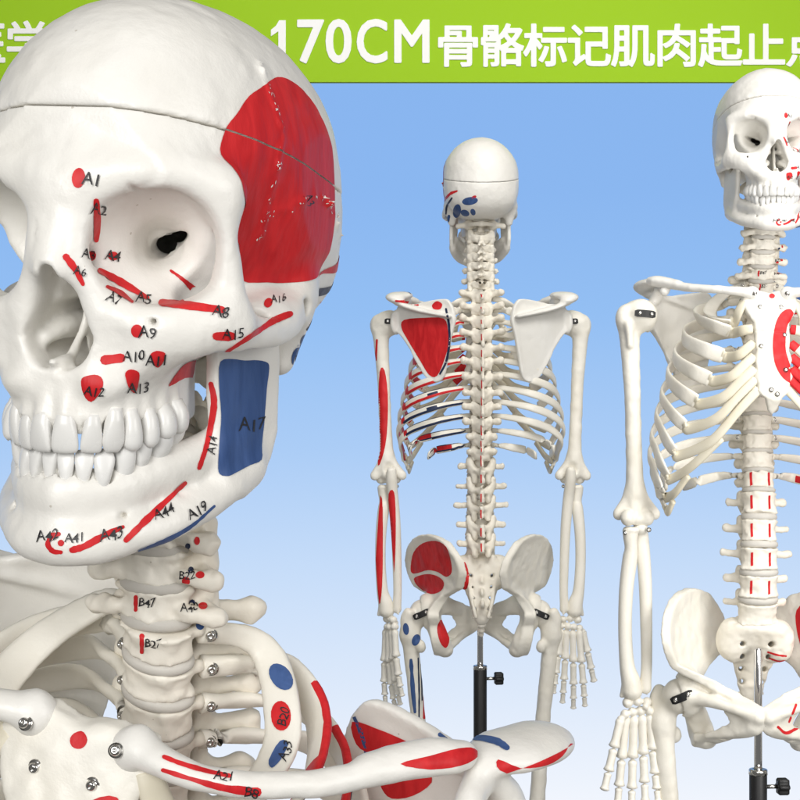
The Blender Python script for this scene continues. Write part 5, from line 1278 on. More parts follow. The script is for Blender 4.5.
    ('p','hip_bone','r',[0.46,0.88,-0.04],2.2,[114.0,-37.4,976.4,113.2,-33.5,983.9,111.8,-27.7,992.8,109.2,-20.1,1000.9,105.3,-11.1,1007.6,100.3,-1.1,1013.4,94.5,9.4,1018.1,87.8,21.0,1021.6,80.4,33.2,1023.9,73.6,44.5,1024.7,67.7,52.9,1023.6,62.3,60.9,1021.1,57.9,66.2,1017.1,54.8,69.5,1011.2,52.6,68.9,1003.8,50.8,65.2,996.1,49.4,65.2,989.0,48.6,64.7,982.0,48.9,63.4,976.2,50.8,60.2,971.9,53.8,54.6,968.7,57.3,48.7,967.1,61.2,43.8,968.1,65.5,37.9,970.8,70.2,30.6,972.9,75.2,23.4,973.9,80.6,17.2,974.5,86.0,8.7,974.0,91.5,-1.4,971.9,97.1,-11.3,968.8,102.0,-20.3,966.4,106.1,-28.2,964.8,109.5,-34.2,963.9,112.1,-37.4,964.7,113.6,-39.1,967.1,114.1,-39.2,971.0]),
    ('p','hip_bone','r',[0.48,0.88,0.02],2.2,[108.9,-34.9,955.0,106.7,-31.1,958.3,102.0,-20.8,961.4,97.1,-13.0,963.7,92.4,-5.4,965.6,87.6,3.8,967.1,82.7,11.7,967.8,77.8,19.2,967.6,72.8,25.0,966.6,68.6,31.8,965.1,65.1,37.0,963.0,62.2,40.6,960.2,60.8,41.5,956.7,60.9,39.8,952.3,62.4,36.6,947.2,65.2,33.5,943.0,69.7,27.1,939.4,75.4,17.7,936.3,81.3,8.4,934.9,87.4,-2.1,935.6,93.5,-26.5,936.5,99.1,-29.1,940.5,103.8,-31.1,945.2,107.6,-33.9,950.5]),
    ('p','sacrum','r',[0.22,0.97,0.08],2,[34.2,32.2,979.9,32.1,30.9,984.5,29.2,28.8,988.3,26.6,28.6,989.0,24.1,31.7,985.1,21.8,34.3,978.0,20.4,34.9,970.3,20.5,38.2,962.4,21.6,41.2,954.0,23.2,41.2,948.0,25.6,37.2,945.3,28.5,27.6,944.7,31.2,28.4,946.9,32.9,31.2,951.3,34.1,32.6,957.2,34.8,33.5,963.2,35.2,33.7,969.0,35.1,33.0,974.9]),
    ('p','hip_bone','r',[-0.22,0.97,0.08],2,[72.1,34.8,882.7,70.6,36.6,889.6,67.8,37.7,895.4,63.9,11.9,893.0,52.2,26.8,865.6,52.6,30.1,858.8,54.9,32.6,853.2,57.6,34.1,850.5,60.8,35.8,851.6,64.5,37.7,855.7,67.5,38.8,861.0,69.9,39.0,867.8,71.7,37.2,875.8]),
    ('p','femur','b',[0.14,0.99,0.04],2,[117.4,22.4,880.1,117.3,22.6,876.8,117.9,22.7,873.8,118.9,22.7,871.5,120.4,22.4,870.1,122.1,21.9,869.9,123.8,21.2,870.8,125.3,20.6,872.7,126.4,19.7,875.4,127.1,19.2,878.6,127.1,19.4,882.0,126.6,20.3,885.2,125.5,21.3,887.6,124.1,22.3,889.1,122.4,22.7,889.3,120.7,22.6,888.3,119.2,22.4,886.2,118.0,22.3,883.4]),
    ('p','femur','b',[-0.1,0.99,0.11],2,[99.8,20.1,859.2,101.4,21.8,856.4,103.4,21.7,854.0,105.8,19.9,852.3,108.2,18.0,851.7,110.3,17.7,852.4,111.9,18.5,854.3,112.8,19.6,857.1,112.9,20.8,860.4,112.1,21.5,863.8,110.6,21.3,866.8,108.5,20.6,869.1,106.1,19.4,870.3,103.7,17.7,870.5,101.6,15.5,869.4,99.9,12.9,867.2,99.0,12.0,864.4,99.0,16.3,861.9]),
    ('p','femur','b',[0.15,0.99,0.06],2,[116.4,13.9,827.7,116.8,12.8,817.5,115.1,12.6,807.3,115.2,11.3,796.9,115.2,10.4,787.0,114.3,10.1,778.0,113.6,10.1,770.0,112.7,9.6,762.6,111.9,9.3,755.7,110.5,9.3,749.0,109.7,9.1,742.0,108.9,9.6,740.5,107.3,10.4,740.2,105.8,10.8,741.0,105.3,10.9,742.7,105.8,11.3,749.8,105.7,11.7,756.7,106.2,12.2,763.6,106.6,12.8,771.0,107.3,12.4,779.0,107.7,12.5,787.9,109.0,13.1,797.7,110.4,13.8,807.8,110.0,14.6,818.2,111.7,15.0,828.2,112.5,14.9,829.8,114.2,14.8,830.4,115.9,14.3,829.5]),
    ('p','femur','r',[-0.49,0.86,0.15],2,[93.8,0.2,768.1,94.2,3.1,759.6,94.0,4.6,750.4,94.5,6.0,741.2,94.6,7.7,732.2,94.1,7.4,730.8,92.8,6.1,729.9,91.4,3.8,730.0,90.8,2.1,731.0]),
    ('p','femur','d',[-0.25,0.96,0.1],2,[103.6,11.6,830.8,103.4,12.0,820.3,102.9,11.6,809.5,102.8,11.7,799.0,102.5,11.4,788.5,102.4,11.7,778.5,102.0,11.8,769.0,102.3,11.6,759.8,102.1,11.1,750.7,102.2,10.8,741.7,102.1,10.9,732.7,101.8,10.8,731.9,101.0,10.7,731.5,100.2,10.6,731.8,99.8,10.4,732.6,99.7,10.0,741.6,99.7,10.1,750.5,99.4,10.5,759.6,99.7,10.6,768.8,99.5,10.3,778.3,99.9,9.8,788.3,100.2,9.9,798.7,100.9,9.8,809.3,101.1,9.5,820.0,101.6,9.1,830.4,101.9,9.5,831.2,102.6,10.4,831.6,103.4,11.2,831.4]),
    ('p','femur','d',[-0.52,0.84,0.12],2,[98.6,4.2,819.8,98.1,5.1,805.2,97.9,7.5,790.9,97.5,8.7,776.4,97.1,8.6,761.7,96.8,8.1,760.8,96.0,6.9,760.3,95.2,5.4,760.4,94.9,4.7,761.0,95.4,5.9,776.0,95.8,1.6,790.0,98.3,2.5,820.3]),
    ('p','skull','r',[0.48,0.87,-0.14],1.6,[62.7,19.2,8.1,60.8,30.6,9.2,59.2,53.8,9.0,57.3,60.4,10.6,55.4,64.9,12.3,53.7,68.2,13.8,51.5,71.4,14.2,49.5,73.8,15.2,47.4,76.3,15.9,45.1,78.8,16.6,42.8,81.1,17.5,42.0,81.9,18.2,42.0,82.2,19.3,42.7,81.7,20.1,43.8,80.6,20.3,46.2,78.1,19.9,48.6,75.5,19.7,51.1,72.5,19.4,53.8,68.6,19.0,55.9,64.7,17.2,58.3,59.7,15.9,60.2,52.9,14.2,62.0,43.4,12.6]),
    ('p','skull','d',[0.49,0.82,-0.28],1.6,[59.0,17.7,-13.5,58.8,19.7,-10.9,58.6,21.5,-8.3,58.2,23.7,-5.9,58.0,26.3,-3.6,57.3,30.0,-1.5,56.6,46.6,-0.8,55.4,56.8,0.7,53.7,62.9,2.7,52.0,67.6,5.0,50.4,71.1,7.4,50.2,71.7,8.3,50.8,71.3,9.2,51.8,70.3,9.6,52.6,69.0,9.1,54.3,64.6,7.0,56.2,59.1,5.0,58.0,52.1,3.0,59.2,30.7,2.6,60.5,25.7,0.3,61.2,22.5,-2.4,61.6,19.3,-5.0,61.4,17.5,-7.7,61.4,15.6,-10.3,61.5,11.3,-12.6,61.1,9.9,-13.4,60.3,13.5,-14.3,59.4,16.3,-14.2]),
    ('p','skull','b',[0.17,0.95,-0.28],1.6,[8.2,92.2,2.4,8.6,91.1,0.1,10.6,89.8,-2.1,13.9,87.9,-3.8,18.1,86.1,-5.1,22.7,84.3,-5.5,27.1,82.6,-5.1,30.9,81.3,-4.0,33.5,80.9,-2.2,34.7,81.4,-0.1,34.2,82.7,2.2,32.2,84.9,4.3,29.0,87.3,6.0,24.8,89.7,7.1,20.2,91.7,7.5,15.7,92.8,7.2,12.0,93.2,6.2,9.3,93.0,4.5]),
    ('p','skull','b',[0.23,0.85,-0.48],1.6,[36.0,64.4,-14.5,36.8,55.2,-17.5,37.9,35.5,-18.7,39.5,15.7,-18.9,42.0,15.2,-19.9,44.5,18.0,-19.8,46.5,20.3,-18.2,48.0,22.7,-15.5,48.6,26.4,-12.1,49.0,47.4,-10.3,48.2,59.3,-7.6,46.6,65.9,-5.0,44.5,70.6,-3.2,42.2,73.5,-2.6,39.9,75.2,-3.2,38.0,75.3,-5.0,36.6,73.7,-7.7,35.9,70.2,-11.1]),
    ('p','skull','b',[0.23,0.8,-0.55],1.6,[21.8,65.9,-19.6,22.8,62.1,-20.8,24.4,58.0,-21.4,26.7,54.8,-21.5,29.2,52.5,-21.0,31.7,52.7,-20.1,33.9,54.7,-18.9,35.6,57.9,-17.4,36.4,61.5,-15.7,36.3,64.7,-14.2,35.3,67.9,-12.9,33.6,70.6,-12.1,31.3,72.7,-11.9,28.8,74.2,-12.3,26.3,74.5,-13.3,24.2,73.7,-14.7,22.6,71.8,-16.3,21.8,69.3,-18.0]),
    ('p','skull','b',[0.12,0.85,-0.51],1.6,[11.9,77.7,-15.1,11.4,75.5,-16.8,11.3,72.8,-18.4,11.8,70.3,-19.7,12.8,68.2,-20.6,14.2,66.7,-21.0,15.7,66.4,-20.8,17.3,67.5,-20.0,18.6,69.3,-18.8,19.7,71.6,-17.3,20.2,74.1,-15.6,20.2,76.4,-14.0,19.7,78.4,-12.6,18.6,80.0,-11.7,17.3,80.8,-11.3,15.8,80.9,-11.4,14.2,80.5,-12.2,12.9,79.4,-13.5]),
    ('p','skull','r',[0.13,0.97,-0.22],1.6,[10.8,94.1,8.6,10.7,93.9,7.8,11.2,93.6,6.9,12.1,93.2,6.0,13.3,92.6,5.3,14.7,92.1,4.9,16.2,91.6,4.7,17.4,91.3,4.8,18.4,91.2,5.3,18.9,91.3,5.9,19.0,91.6,6.7,18.5,92.1,7.6,17.6,92.6,8.5,16.4,93.2,9.1,15.0,93.7,9.6,13.5,94.0,9.8,12.3,94.2,9.7,11.3,94.2,9.3]),
    ('p','skull','b',[0.26,0.91,-0.34],1.6,[54.4,14.7,-25.7,53.9,16.1,-23.7,53.7,17.4,-21.6,53.0,18.7,-19.6,52.9,19.9,-17.6,53.3,20.8,-15.9,54.7,20.7,-14.9,56.4,19.4,-15.1,57.4,17.6,-16.4,58.0,15.1,-18.3,58.1,12.4,-20.2,57.0,-49.0,-15.8,57.1,-57.1,-17.2,55.4,12.9,-27.1]),
    ('p','sternum','r',[-0.01,-0.99,0.12],1.8,[23.0,-72.3,1384.0,20.0,-72.7,1384.0,16.4,-73.6,1382.6,13.0,-74.8,1380.3,10.1,-76.1,1377.1,7.4,-78.5,1372.9,5.1,-81.0,1368.2,3.1,-83.8,1362.8,1.9,-84.6,1356.9,0.6,-87.9,1350.7,0.0,-89.3,1344.4,-0.5,-92.0,1337.9,-0.3,-93.5,1331.6,-0.0,-95.7,1325.7,0.7,-97.9,1320.0,2.2,-99.1,1314.6,4.6,-99.9,1309.3,7.7,-100.1,1304.3,10.9,-100.6,1300.2,14.9,-100.7,1296.7,19.5,-97.7,1294.2,19.8,-95.3,1314.9,18.0,-95.6,1321.4,16.2,-93.7,1327.8,15.1,-91.7,1334.0,14.8,-90.8,1339.8,15.1,-89.3,1345.3,15.8,-86.9,1350.7,16.7,-84.1,1356.0,17.5,-83.2,1361.1,19.2,-80.4,1365.6,22.4,-76.1,1369.4,27.2,-72.5,1378.9,25.4,-72.4,1382.1]),
    ('p','sternum','r',[-0.09,-0.97,0.24],1.6,[5.5,-67.0,1400.0,5.2,-67.5,1398.9,4.6,-67.9,1398.0,3.6,-68.2,1397.3,2.4,-68.4,1397.0,1.1,-68.4,1397.0,-0.0,-68.3,1397.3,-0.9,-67.9,1398.0,-1.5,-67.5,1398.9,-1.7,-67.0,1399.9,-1.4,-66.4,1400.9,-0.7,-65.8,1401.8,0.4,-65.1,1402.5,1.6,-64.7,1402.9,2.9,-65.0,1402.9,3.9,-65.5,1402.5,4.8,-66.0,1401.9,5.4,-66.5,1401.0]),
    ('p','hip_bone','r',[0.09,-0.97,0.24],2,[34.0,-47.6,880.7,36.4,-46.1,885.6,36.4,-57.9,892.9,38.6,-57.6,898.1,41.2,-54.6,902.8,41.4,-53.3,903.6,40.8,-52.3,904.2,39.7,-52.0,904.2,38.7,-53.4,903.6,35.7,-58.5,899.3,33.5,-60.2,894.3,33.6,-48.6,887.0,31.6,-49.2,881.8,31.6,-49.2,880.9,32.3,-48.8,880.2,33.3,-48.1,880.1]),
    ('p','hip_bone','r',[0.15,-0.98,0.1],2,[16.3,-61.4,876.0,18.5,-59.8,874.3,20.8,-57.5,872.0,23.0,-55.6,869.7,25.6,-53.4,867.6,28.8,-51.1,866.4,32.3,-48.7,866.3,35.8,-45.7,867.0,38.8,-43.6,868.6,42.1,-41.0,869.6,45.3,-38.5,870.6,46.5,-37.0,871.5,55.4,12.9,863.6,54.5,14.2,864.3,53.3,15.7,863.8,40.0,-42.7,873.2,36.8,-45.3,871.8,33.6,-47.8,871.0,30.9,-49.8,870.3,28.9,-51.2,870.2,27.2,-52.5,870.7,25.2,-54.0,871.9,23.1,-55.7,873.8,20.8,-58.0,876.1,18.6,-60.3,878.3,17.3,-61.4,878.9,16.1,-61.9,878.4,15.7,-61.9,877.2]),
    ('p','sacrum','r',[-0.13,-0.98,-0.16],2,[14.4,3.3,957.6,16.8,2.6,957.0,19.1,1.1,956.4,21.5,-0.0,955.7,23.9,-0.5,955.0,26.2,-0.8,954.6,28.4,-0.9,954.5,30.5,-0.6,953.9,32.5,-0.0,953.5,34.6,0.5,953.7,36.7,1.6,953.3,37.5,1.9,953.5,37.9,1.7,954.3,37.5,1.0,955.2,36.6,0.3,955.7,34.5,-0.7,956.0,32.6,-1.1,956.5,30.6,-1.3,956.5,28.6,-1.5,956.5,26.5,-1.8,957.1,24.2,-2.0,957.7,21.8,-1.8,958.3,19.4,-0.9,958.9,17.1,0.4,959.4,14.7,1.4,960.0,14.0,1.9,959.8,13.6,2.6,959.1,13.7,3.1,958.2]),
    ('p','sacrum','r',[-0.31,-0.93,-0.19],2,[17.5,13.9,948.6,19.0,9.5,948.5,21.0,7.8,947.8,23.3,7.3,947.2,25.6,7.4,946.6,27.9,8.3,945.9,30.2,10.0,945.4,37.5,8.3,948.0,36.3,5.7,948.6,34.3,4.5,948.9,32.6,3.9,948.8,31.0,4.0,948.5,29.3,4.1,948.5,27.6,4.1,948.6,25.6,4.0,949.0,23.4,3.7,949.8,21.2,4.1,950.6,19.6,8.5,950.7,19.1,19.7,949.8,19.0,24.0,949.1,18.5,24.3,948.4,18.2,22.3,947.9]),
    ('p','hip_bone','r',[-0.54,-0.83,0.14],2.5,[57.8,48.9,1006.3,61.5,45.8,1012.6,66.3,38.8,1018.1,71.3,33.3,1021.3,75.7,27.8,1022.6,79.7,21.1,1021.9,82.9,15.7,1018.1,85.0,10.3,1010.1,86.2,5.5,999.0,85.5,1.8,987.9,82.8,2.5,975.7,78.5,6.0,963.1,74.2,10.3,954.6,70.1,15.6,952.5,66.1,22.3,954.6,62.7,28.6,958.8,60.2,33.7,965.1,58.6,39.6,973.3,57.4,43.5,981.9,56.7,47.2,990.2,56.6,49.7,998.7]),
]
root = bpy.data.objects.new('skeleton', None); COL.objects.link(root)
sk, cp, ja = build_skull(root, SKULL_AT)
parts = build_body(root)
parts['skull'], parts['skull_cap'], parts['lower_jaw'] = sk, cp, ja
apply_paint(PAINT)

# the big red temple area: laid on from the side, parted where the saw cut runs
TEMPLE = [(-7, 89.5), (-20, 87.5), (-30, 84), (-41, 80), (-50, 73.5), (-56.5, 68), (-60, 62.5), (-63, 56.8), (-66, 48), (-63, 40), (-50, 31), (-38, 22.4), (-29, 8.5), (-16, 7), (-6, 6.5), (5, 7), (19, 9), (26, 15), (31, 26), (31.5, 40), (29.5, 57), (24, 70), (16.5, 80), (6, 87)]
TEMPLE = [(54, y, z) for y, z in spline(TEMPLE, 3, True)]
fu, fv, fn_ = frame((1, 0, 0))      # u runs along +y here, v along z
paint(sk, RED, TEMPLE, (1, 0, 0), 1.25, .32, clip=(-CUT_S * fu.y, fv.z, CUT_Z - .38), reach=40, tree=TREES['uncut'], label='large red painted area on the temple below the saw cut')
paint(cp, RED, TEMPLE, (1, 0, 0), 1.25, .32, clip=(CUT_S * fu.y, -fv.z, -CUT_Z - .38), under=sk, reach=40, tree=TREES['uncut'], label='large red painted area on the temple above the saw cut')

# short strokes repeated down the spine
for (k, i), o in [(q, o) for q, o in parts.items() if isinstance(q, tuple) and q[0] in ('T', 'L', 'C')]:
    if k == 'C' and i == 1: continue
    z, a, b, h = LV[k, i]
    if k in ('T', 'L'):
        w = .8 if k == 'T' else 1.1
        paint(o, RED, [(.6, 40, -2), (.6 + 2 * w, 40, -2), (.6 + 2 * w, 40, -15), (.6, 40, -16)], (0, 1, 0), 1.5, .5, reach=30)
    if k == 'L' and i in (1, 2, 3, 4) or (k, i) == ('T', 12):
        for x in (-11, 11):
            paint(o, RED, [(x - 1.4, -15, 8), (x + 1.4, -15, 8.5), (x + 1.7, -15, -8), (x - 1.2, -15, -9)], (0, -1, 0), 1.5, .4)

# small pale flecks scattered along the raised seams
V = []; F = []
for p in SUTURE:
    if p[1] > 30 or rng.random() < .72: continue
    for _ in range(rng.integers(1, 3)):
        h = TREES['uncut'].find_nearest(Vector(p + rng.normal(0, .7, 3)))
        c, n = h[0] + h[1] * .5, h[1]; u, w, _n = frame(n)
        if abs(c.z - (CUT_Z + CUT_S * c.y)) < 1.2: continue
        a0 = rng.uniform(0, 6.28); l1, l2 = rng.uniform(.4, 1.2), rng.uniform(.15, .3); b0 = len(V)
        for k in range(6):
            t = k * math.pi / 3; x, y = l1 * math.cos(t), l2 * math.sin(t)
            V.append(c + u * (x * math.cos(a0) - y * math.sin(a0)) + w * (x * math.sin(a0) + y * math.cos(a0)))
        F.append(tuple(range(b0, b0 + 6)))
fl = put('pale_flecks', mesh('pale_flecks', np.array([tuple(p) for p in V]), F, TOOTH, smooth=False), sk); fl['kind'] = 'stuff'

def copy_tree(o, parent=None):
    c = o.copy(); COL.objects.link(c); c.parent = parent
    for ch in list(o.children): copy_tree(ch, c)
    return c


front = copy_tree(root); back = copy_tree(root)


def set_pose(o, at_local, at_world, rot):
    """Put the local point at_local (mm) of o at at_world (mm), turned by rot degrees."""
    e = Euler([R(a) for a in rot]); m = e.to_matrix()
    o.rotation_euler = e; o.location = (Vector(at_world) - m @ Vector(at_local)) * MM
    return m


# the near one leans forward on its stand, chin lifted: trunk first, then the skull, then the neck bent to meet it
T1 = LV['T', 1][0]
NEAR_ROT = (14, 13, -14)
D1 = 735
near_m = set_pose(root, (0, spine_y(T1), T1), ((158 - 400) / FPX * D1, D1, CAM_Z - (637 - 400) / FPX * D1), NEAR_ROT)
skull_m = Euler((R(6.25), R(3.8), R(-16))).to_matrix()
skull_w = Vector((-100.5, 719, CAM_Z + 45.9))
inv = near_m.inverted(); org = root.location / MM
skull_l = inv @ (skull_w - org)
for o in (sk, ja):
    o.location = skull_l * MM; o.rotation_euler = (inv @ skull_m).to_euler()
base = inv @ (skull_w + skull_m @ Vector((0, 14, -34)) - org)
atlas = Vector((0, spine_y(1537), 1538)); gap = base - atlas
print('NECK GAP', gap)
for o in root.children:
    if o.name.split('.')[0] in ('vertebra', 'disc') and o.location.z > T1 * MM + .004:
        f = (o.location.z / MM - T1) / (1538 - T1)
        o.location += gap * MM * f
        o.rotation_euler.y += math.atan2(gap.x, 124); o.rotation_euler.x += -math.atan2(gap.y, 124)
# the near left shoulder hangs out and a little lower
def swing(o, pivot, rot, shift):
    m = Euler([R(a) for a in rot]).to_matrix().to_4x4()
    p = Vector(pivot) * MM
    o.matrix_basis = Matrix.Translation(p + Vector(shift) * MM) @ m @ Matrix.Translation(-p) @ o.matrix_basis


girdle = [o for o in root.children if o.name.startswith('joint_strap') and o.location.length < 1e-6 and o.data.vertices[0].co.x > .12 and o.data.vertices[0].co.z > 1.3]
for o in [parts[n] for n in ('scapula', 'humerus', 'radius', 'ulna', 'hand')] + girdle:
    swing(o, (20, -66, 1404), (0, 7, 0), (36, -6, -4))
swing(parts['scapula'], (175, 0, 1400), (0, -15, 4), (-8, 0, -3))
swing(parts['clavicle'], (20, -66, 1404), (0, 7.5, 0), (3, 0, -2))
for fig in (front, back):          # these two carry a slightly smaller cast of the head
    for o in fig.children:
        if o.name.split('.')[0] in ('skull', 'lower_jaw'): o.scale = (.94, .94, .94); o.location.z -= .003
set_pose(front, (0, 0, 1690), (456, 2125, CAM_Z + 416), (0, .8, -3))
set_pose(back, (0, 0, 1690), (132, 2787, CAM_Z + 438), (0, 0, 180))
# ================================================================ STANDS AND BANNER
def stand():
    e = bpy.data.objects.new('display_stand', None); COL.objects.link(e)
    e['category'] = 'stand'
    V, F = lathe([(.01, 700), (5, 700), (5, 966), (4, 969), (.01, 969)], n=32)
    put('chrome_rod', fix_normals(mesh('chrome_rod', V, F, CHROME)), e)
    V, F = lathe([(.01, 14), (11, 14), (11, 812), (10, 815), (9.2, 816), (8.8, 812), (5.4, 812), (5.4, 740), (.01, 740)], n=32)
    put('black_tube', fix_normals(mesh('black_tube', V, F, BLACK)), e)
    V, F = lathe([(.01, 811.5), (11.6, 811.5), (11.6, 817), (10.8, 818), (5.3, 818), (5.3, 812)], n=32)
    put('tube_collar', fix_normals(mesh('tube_collar', V, F, STEEL)), e)
    V, F = lathe([(.01, 0), (2.6, 0), (2.6, 16), (.01, 16)], 'x', 16)
    kn = put('locking_knob', fix_normals(mesh('locking_knob', V, F, STEEL)), e, (10, 0, 796))
    # lobed grip
    V = []; F = []; n = 48
    pr = [(.3, 14), (.86, 14.2), (1, 16), (1, 26), (.88, 28), (.3, 28.4)]
    for r, x in pr:
        for k in range(n):
            a = 2 * math.pi * k / n; q = (9.6 + 1.7 * math.cos(6 * a)) * r
            V.append((x, q * math.cos(a), q * math.sin(a)))
    for j in range(len(pr) - 1):
        for k in range(n): F.append((j * n + k, j * n + (k + 1) % n, (j + 1) * n + (k + 1) % n, (j + 1) * n + k))
    F.append(tuple(range(n - 1, -1, -1))); F.append(tuple(range((len(pr) - 1) * n, len(pr) * n)))
    put('knob_grip', fix_normals(mesh('knob_grip', np.array(V, float), F, BLACK)), kn)
    v = Vol((-220, -220, -2), (220, 220, 40), 4)
    for k in range(5):
        a = 2 * math.pi * k / 5 + .3
        v.cap((0, 0, 22), (200 * math.cos(a), 200 * math.sin(a), 12), 16, 9, k=10)
    V, Q = v.skin(None, 2)
    put('stand_foot', mesh('stand_foot', V, Q, BLACK), e)
    return e


st_front = stand(); st_back = copy_tree(st_front)


def stand_under(s, sk_root, rot=0, y=-12, drop=969, z=966):
    bpy.context.view_layer.update()
    p = sk_root.matrix_world @ (Vector((0, y, z)) * MM)
    s.location = (p.x, p.y, p.z - drop * MM); s.rotation_euler = (0, 0, R(rot))


stand_under(st_front, front, 4); stand_under(st_back, back, 8)
for s, l in ((st_front, 'chrome rod and black tube stand under the skeleton that faces forward'), (st_back, 'chrome rod and black tube stand under the skeleton seen from behind')):
    s['label'] = l; s['group'] = 'display stands under the skeletons'
for s, l in ((root, 'largest white skeleton, close up, numbered red and navy muscle marks on its skull'), (front, 'white skeleton facing forward with one plain arm, full rib cage and pelvis showing'), (back, 'white skeleton seen from behind with a red painted shoulder blade')):
    s['label'] = l; s['category'] = 'skeleton'; s['group'] = 'anatomical skeleton models with painted muscle marks'

GREEN = plain('lime_print', (.315, .555, .006), .8)
WHITE = plain('white_print', (.9, .9, .89), .7)
BY = 3400.0
PXM = BY / FPX
bn = bpy.data.objects.new('banner', None); COL.objects.link(bn)
bn['label'] = 'lime green banner with large white lettering 170CM stretched above the skeletons'; bn['category'] = 'banner'
bn.location = (0, BY * MM, 0)


def box(lo, hi, bev=0):
    x0, y0, z0 = lo; x1, y1, z1 = hi
    V = [(x0, y0, z0), (x1, y0, z0), (x1, y1, z0), (x0, y1, z0), (x0, y0, z1), (x1, y0, z1), (x1, y1, z1), (x0, y1, z1)]
    return np.array(V, float), [(0, 3, 2, 1), (4, 5, 6, 7), (0, 1, 5, 4), (1, 2, 6, 5), (2, 3, 7, 6), (3, 0, 4, 7)]


zb = CAM_Z + (400 - 82) * PXM; zt = zb + 190
V, F = box((-1100, 0, zb), (1100, 14, zt)); put('printed_panel', mesh('printed_panel', V, F, GREEN, smooth=False), bn)
for s in (-1, 1):
    V, F = lathe([(.01, 0), (120, 0), (120, 12), (20, 18), (18, zt + 30), (.01, zt + 34)], n=24)
    po = put('banner_post', fix_normals(mesh('banner_post', V, F, CHROME)), bn, (s * 1085, 36, 0))


def words(text, x, base, size, xs, heavy=.022):
    """Raised lettering, each stroke thickened a little; x and base are where the line starts, in millimetres on the panel."""
    c = bpy.data.curves.new('lettering', 'FONT'); c.body = text; c.size = size; c.resolution_u = 4
    t = bpy.data.objects.new('lettering', c); me = bpy.data.meshes.new_from_object(t); me.calc_loop_triangles()
    P = np.array([(v.co.x * xs, v.co.y) for v in me.vertices])
    tri = [tuple(q.vertices) for q in me.loop_triangles]
    bpy.data.objects.remove(t); bpy.data.curves.remove(c); bpy.data.meshes.remove(me)
    h = .95
    v = Vol((P[:, 0].min() - 5, -3, P[:, 1].min() - 5), (P[:, 0].max() + 5, 3, P[:, 1].max() + 5), h)
    U = v.ax[0][:, None].astype(float) + 0 * v.ax[2][None, :]; W = v.ax[2][None, :].astype(float) + 0 * v.ax[0][:, None]
    inside = np.zeros(U.shape, bool); edges = {}
    for q in tri:
        p0, p1, p2 = P[q[0]], P[q[1]], P[q[2]]
        s = [(b_[0] - a_[0]) * (W - a_[1]) - (b_[1] - a_[1]) * (U - a_[0]) for a_, b_ in ((p0, p1), (p1, p2), (p2, p0))]
        inside |= ((s[0] >= 0) & (s[1] >= 0) & (s[2] >= 0)) | ((s[0] <= 0) & (s[1] <= 0) & (s[2] <= 0))
        for i in range(3):
            e = tuple(sorted((q[i], q[(i + 1) % 3]))); edges[e] = edges.get(e, 0) + 1
    d = np.full(U.shape, 1e9)
    for (i, j), n in edges.items():
        if n > 1: continue
        p, q = P[i], P[j]; e = q - p; k = np.clip(((U - p[0]) * e[0] + (W - p[1]) * e[1]) / (e @ e + 1e-9), 0, 1)
        d = np.minimum(d, (U - p[0] - e[0] * k) ** 2 + (W - p[1] - e[1] * k) ** 2)
    d = np.sqrt(d); d = np.where(inside, -d, d) - heavy * size
    v.F[:] = np.maximum(d[:, None, :], np.abs(v.ax[1])[None, :, None] - 1.3)
    V, Q = v.skin(None, 0)
    return put('lettering', mesh('lettering', V, Q, WHITE), bn, (x, -1.0, base))


def bx(px): return (px - 400) * PXM
def bz(py): return CAM_Z + (400 - py) * PXM


one = [(279.2, 20.5), (285.8, 20.5), (285.8, 62), (278.4, 62), (278.4, 31.5), (271, 36.5), (271, 30), (276, 26)]
V1 = [(bx(q[0]), -2.3, bz(q[1])) for q in one] + [(bx(q[0]), 0, bz(q[1])) for q in one]
n1 = len(one)
put('lettering', fix_normals(mesh('lettering', np.array(V1), [tuple(range(n1)), tuple(range(2 * n1 - 1, n1 - 1, -1))] + [(i, i + n1, (i + 1) % n1 + n1, (i + 1) % n1) for i in range(n1)], WHITE, smooth=False)), bn)
for ch, px, w in (('7', 295.5, .93), ('0', 325, .90), ('C', 355.5, .77), ('M', 391.5, .86)):
    words(ch, bx(px), bz(62), 60.5 * PXM, w, .020)
for i, ch in enumerate('骨骼标记肌肉起止点'):
    words(ch, bx(435.5 + 43.7 * i), bz(62.5), 45 * PXM, 1.0, .024)
for i, ch in enumerate('医学'):
    words(ch, bx(-38.5 + 43.7 * i), bz(60), 45 * PXM, 1.0, .024)
# ================================================================ CAMERA, LIGHT, WORLD


cam = bpy.data.cameras.new('camera'); cam.sensor_width = 36; cam.sensor_fit = 'HORIZONTAL'
cam.lens = 36 * FPX / 800; cam.clip_start = .02; cam.clip_end = 200
co = bpy.data.objects.new('camera', cam); COL.objects.link(co)
co.location = (0, 0, CAM_Z * MM); co.rotation_euler = (R(90), 0, 0)
SC.camera = co

W = bpy.data.worlds.new('World'); SC.world = W; W.use_nodes = True
N = W.node_tree.nodes; L = W.node_tree.links; bg = N['Background']
tc = N.new('ShaderNodeTexCoord'); sp = N.new('ShaderNodeSeparateXYZ'); L.new(tc.outputs['Generated'], sp.inputs[0])
mr = N.new('ShaderNodeMapRange'); mr.inputs['From Min'].default_value = -.5; mr.inputs['From Max'].default_value = .5
L.new(sp.outputs['Z'], mr.inputs['Value'])
rp = N.new('ShaderNodeValToRGB'); L.new(mr.outputs[0], rp.inputs[0])


def lin(c):
    return tuple((x / 255 / 12.92 if x / 255 < .04045 else ((x / 255 + .055) / 1.055) ** 2.4) for x in c) + (1,)


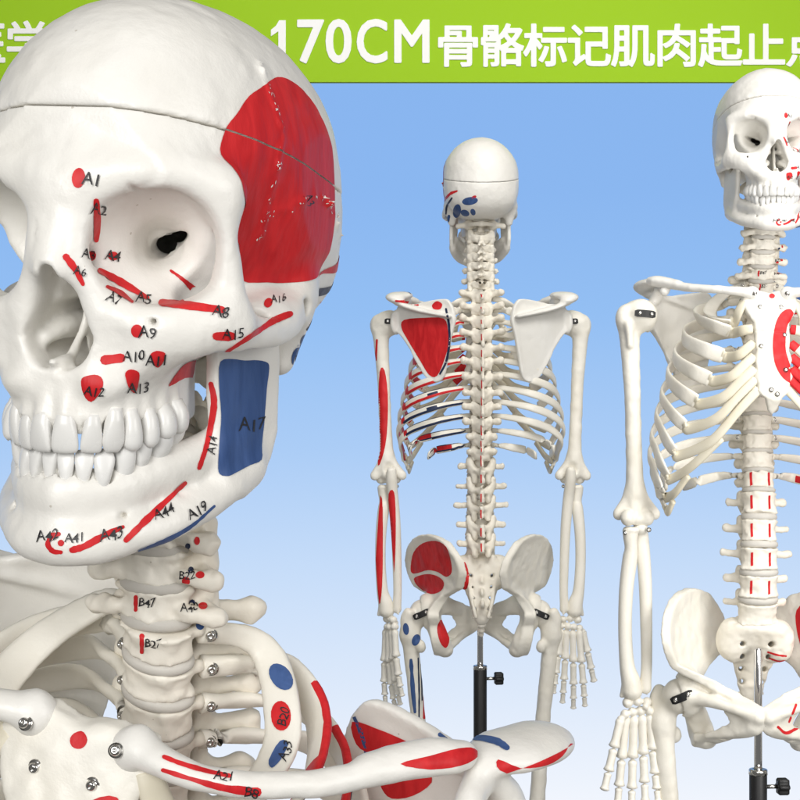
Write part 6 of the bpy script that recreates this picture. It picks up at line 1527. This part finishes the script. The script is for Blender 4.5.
stops = [(-.42, (176, 174, 170)), (-.27, (205, 205, 205)), (-.235, (243, 247, 254)), (-.17, (222, 234, 251)), (-.10, (199, 221, 249)), (-.03, (172, 205, 246)), (.05, (148, 191, 243)), (.12, (139, 183, 240)), (.225, (136, 180, 239)), (.30, (120, 120, 121)), (.45, (104, 103, 101))]
el = rp.color_ramp.elements
while len(el) < len(stops): el.new(.5)
for e, (z, c) in zip(el, stops):
    e.position = z + .5; e.color = lin(c)
# gradient backdrop only ahead of the camera; world dimmed elsewhere for contrast on the bones
fz = N.new('ShaderNodeMapRange'); fz.interpolation_type = 'SMOOTHSTEP'; fz.inputs['From Min'].default_value = .40; fz.inputs['From Max'].default_value = .78
L.new(sp.outputs['Y'], fz.inputs['Value'])
mxw = N.new('ShaderNodeMix'); mxw.data_type = 'RGBA'; mxw.inputs[6].default_value = (.16, .157, .15, 1)
L.new(fz.outputs[0], mxw.inputs[0]); L.new(rp.outputs[0], mxw.inputs[7]); L.new(mxw.outputs[2], bg.inputs['Color']); bg.inputs['Strength'].default_value = 1.0


def softbox(name, loc, tgt, size, power, color=(1, .985, .96), spread=180):
    l = bpy.data.lights.new(name, 'AREA'); l.shape = 'RECTANGLE'; l.size, l.size_y = size; l.energy = power; l.color = color; l.spread = R(spread)
    o = bpy.data.objects.new(name, l); COL.objects.link(o); o.location = loc
    o.rotation_euler = (Vector(tgt) - Vector(loc)).to_track_quat('-Z', 'Y').to_euler()
    return o


softbox('key_softbox', (-.6, -1.5, 1.8), (0, .9, 1.28), (1.4, 1.2), 47, (1, .99, .97))
softbox('far_softbox', (.7, .8, 3.1), (.4, 2.6, 1.2), (1.6, 1.0), 14.5, (1, .98, .94), 95)
softbox('far_front_fill_light', (1.0, 1.1, 1.15), (.38, 2.5, 1.3), (.7, .7), 3.9, (1, .985, .95), 120)  # unseen lamp added to brighten the two far skeletons from the front
softbox('banner_fill_light', (0, 2.2, 2.9), (0, 3.4, 2.0), (2.4, .4), 4.6, (1, .97, .92), 110)  # extra lamp added only to lift the banner and whiten its lettering
softbox('fill_softbox', (1.9, -.7, 1.8), (-.05, .8, 1.3), (1.0, 1.4), 24, (1, .985, .965))
SC.view_settings.view_transform = 'Standard'; SC.view_settings.look = 'None'; SC.view_settings.gamma = 1
SC.view_settings.exposure = 0
SC.cycles.max_bounces = 8; SC.cycles.diffuse_bounces = 5
SC.cycles.use_adaptive_sampling = True; SC.cycles.adaptive_threshold = .015
SC.cycles.use_denoising = True
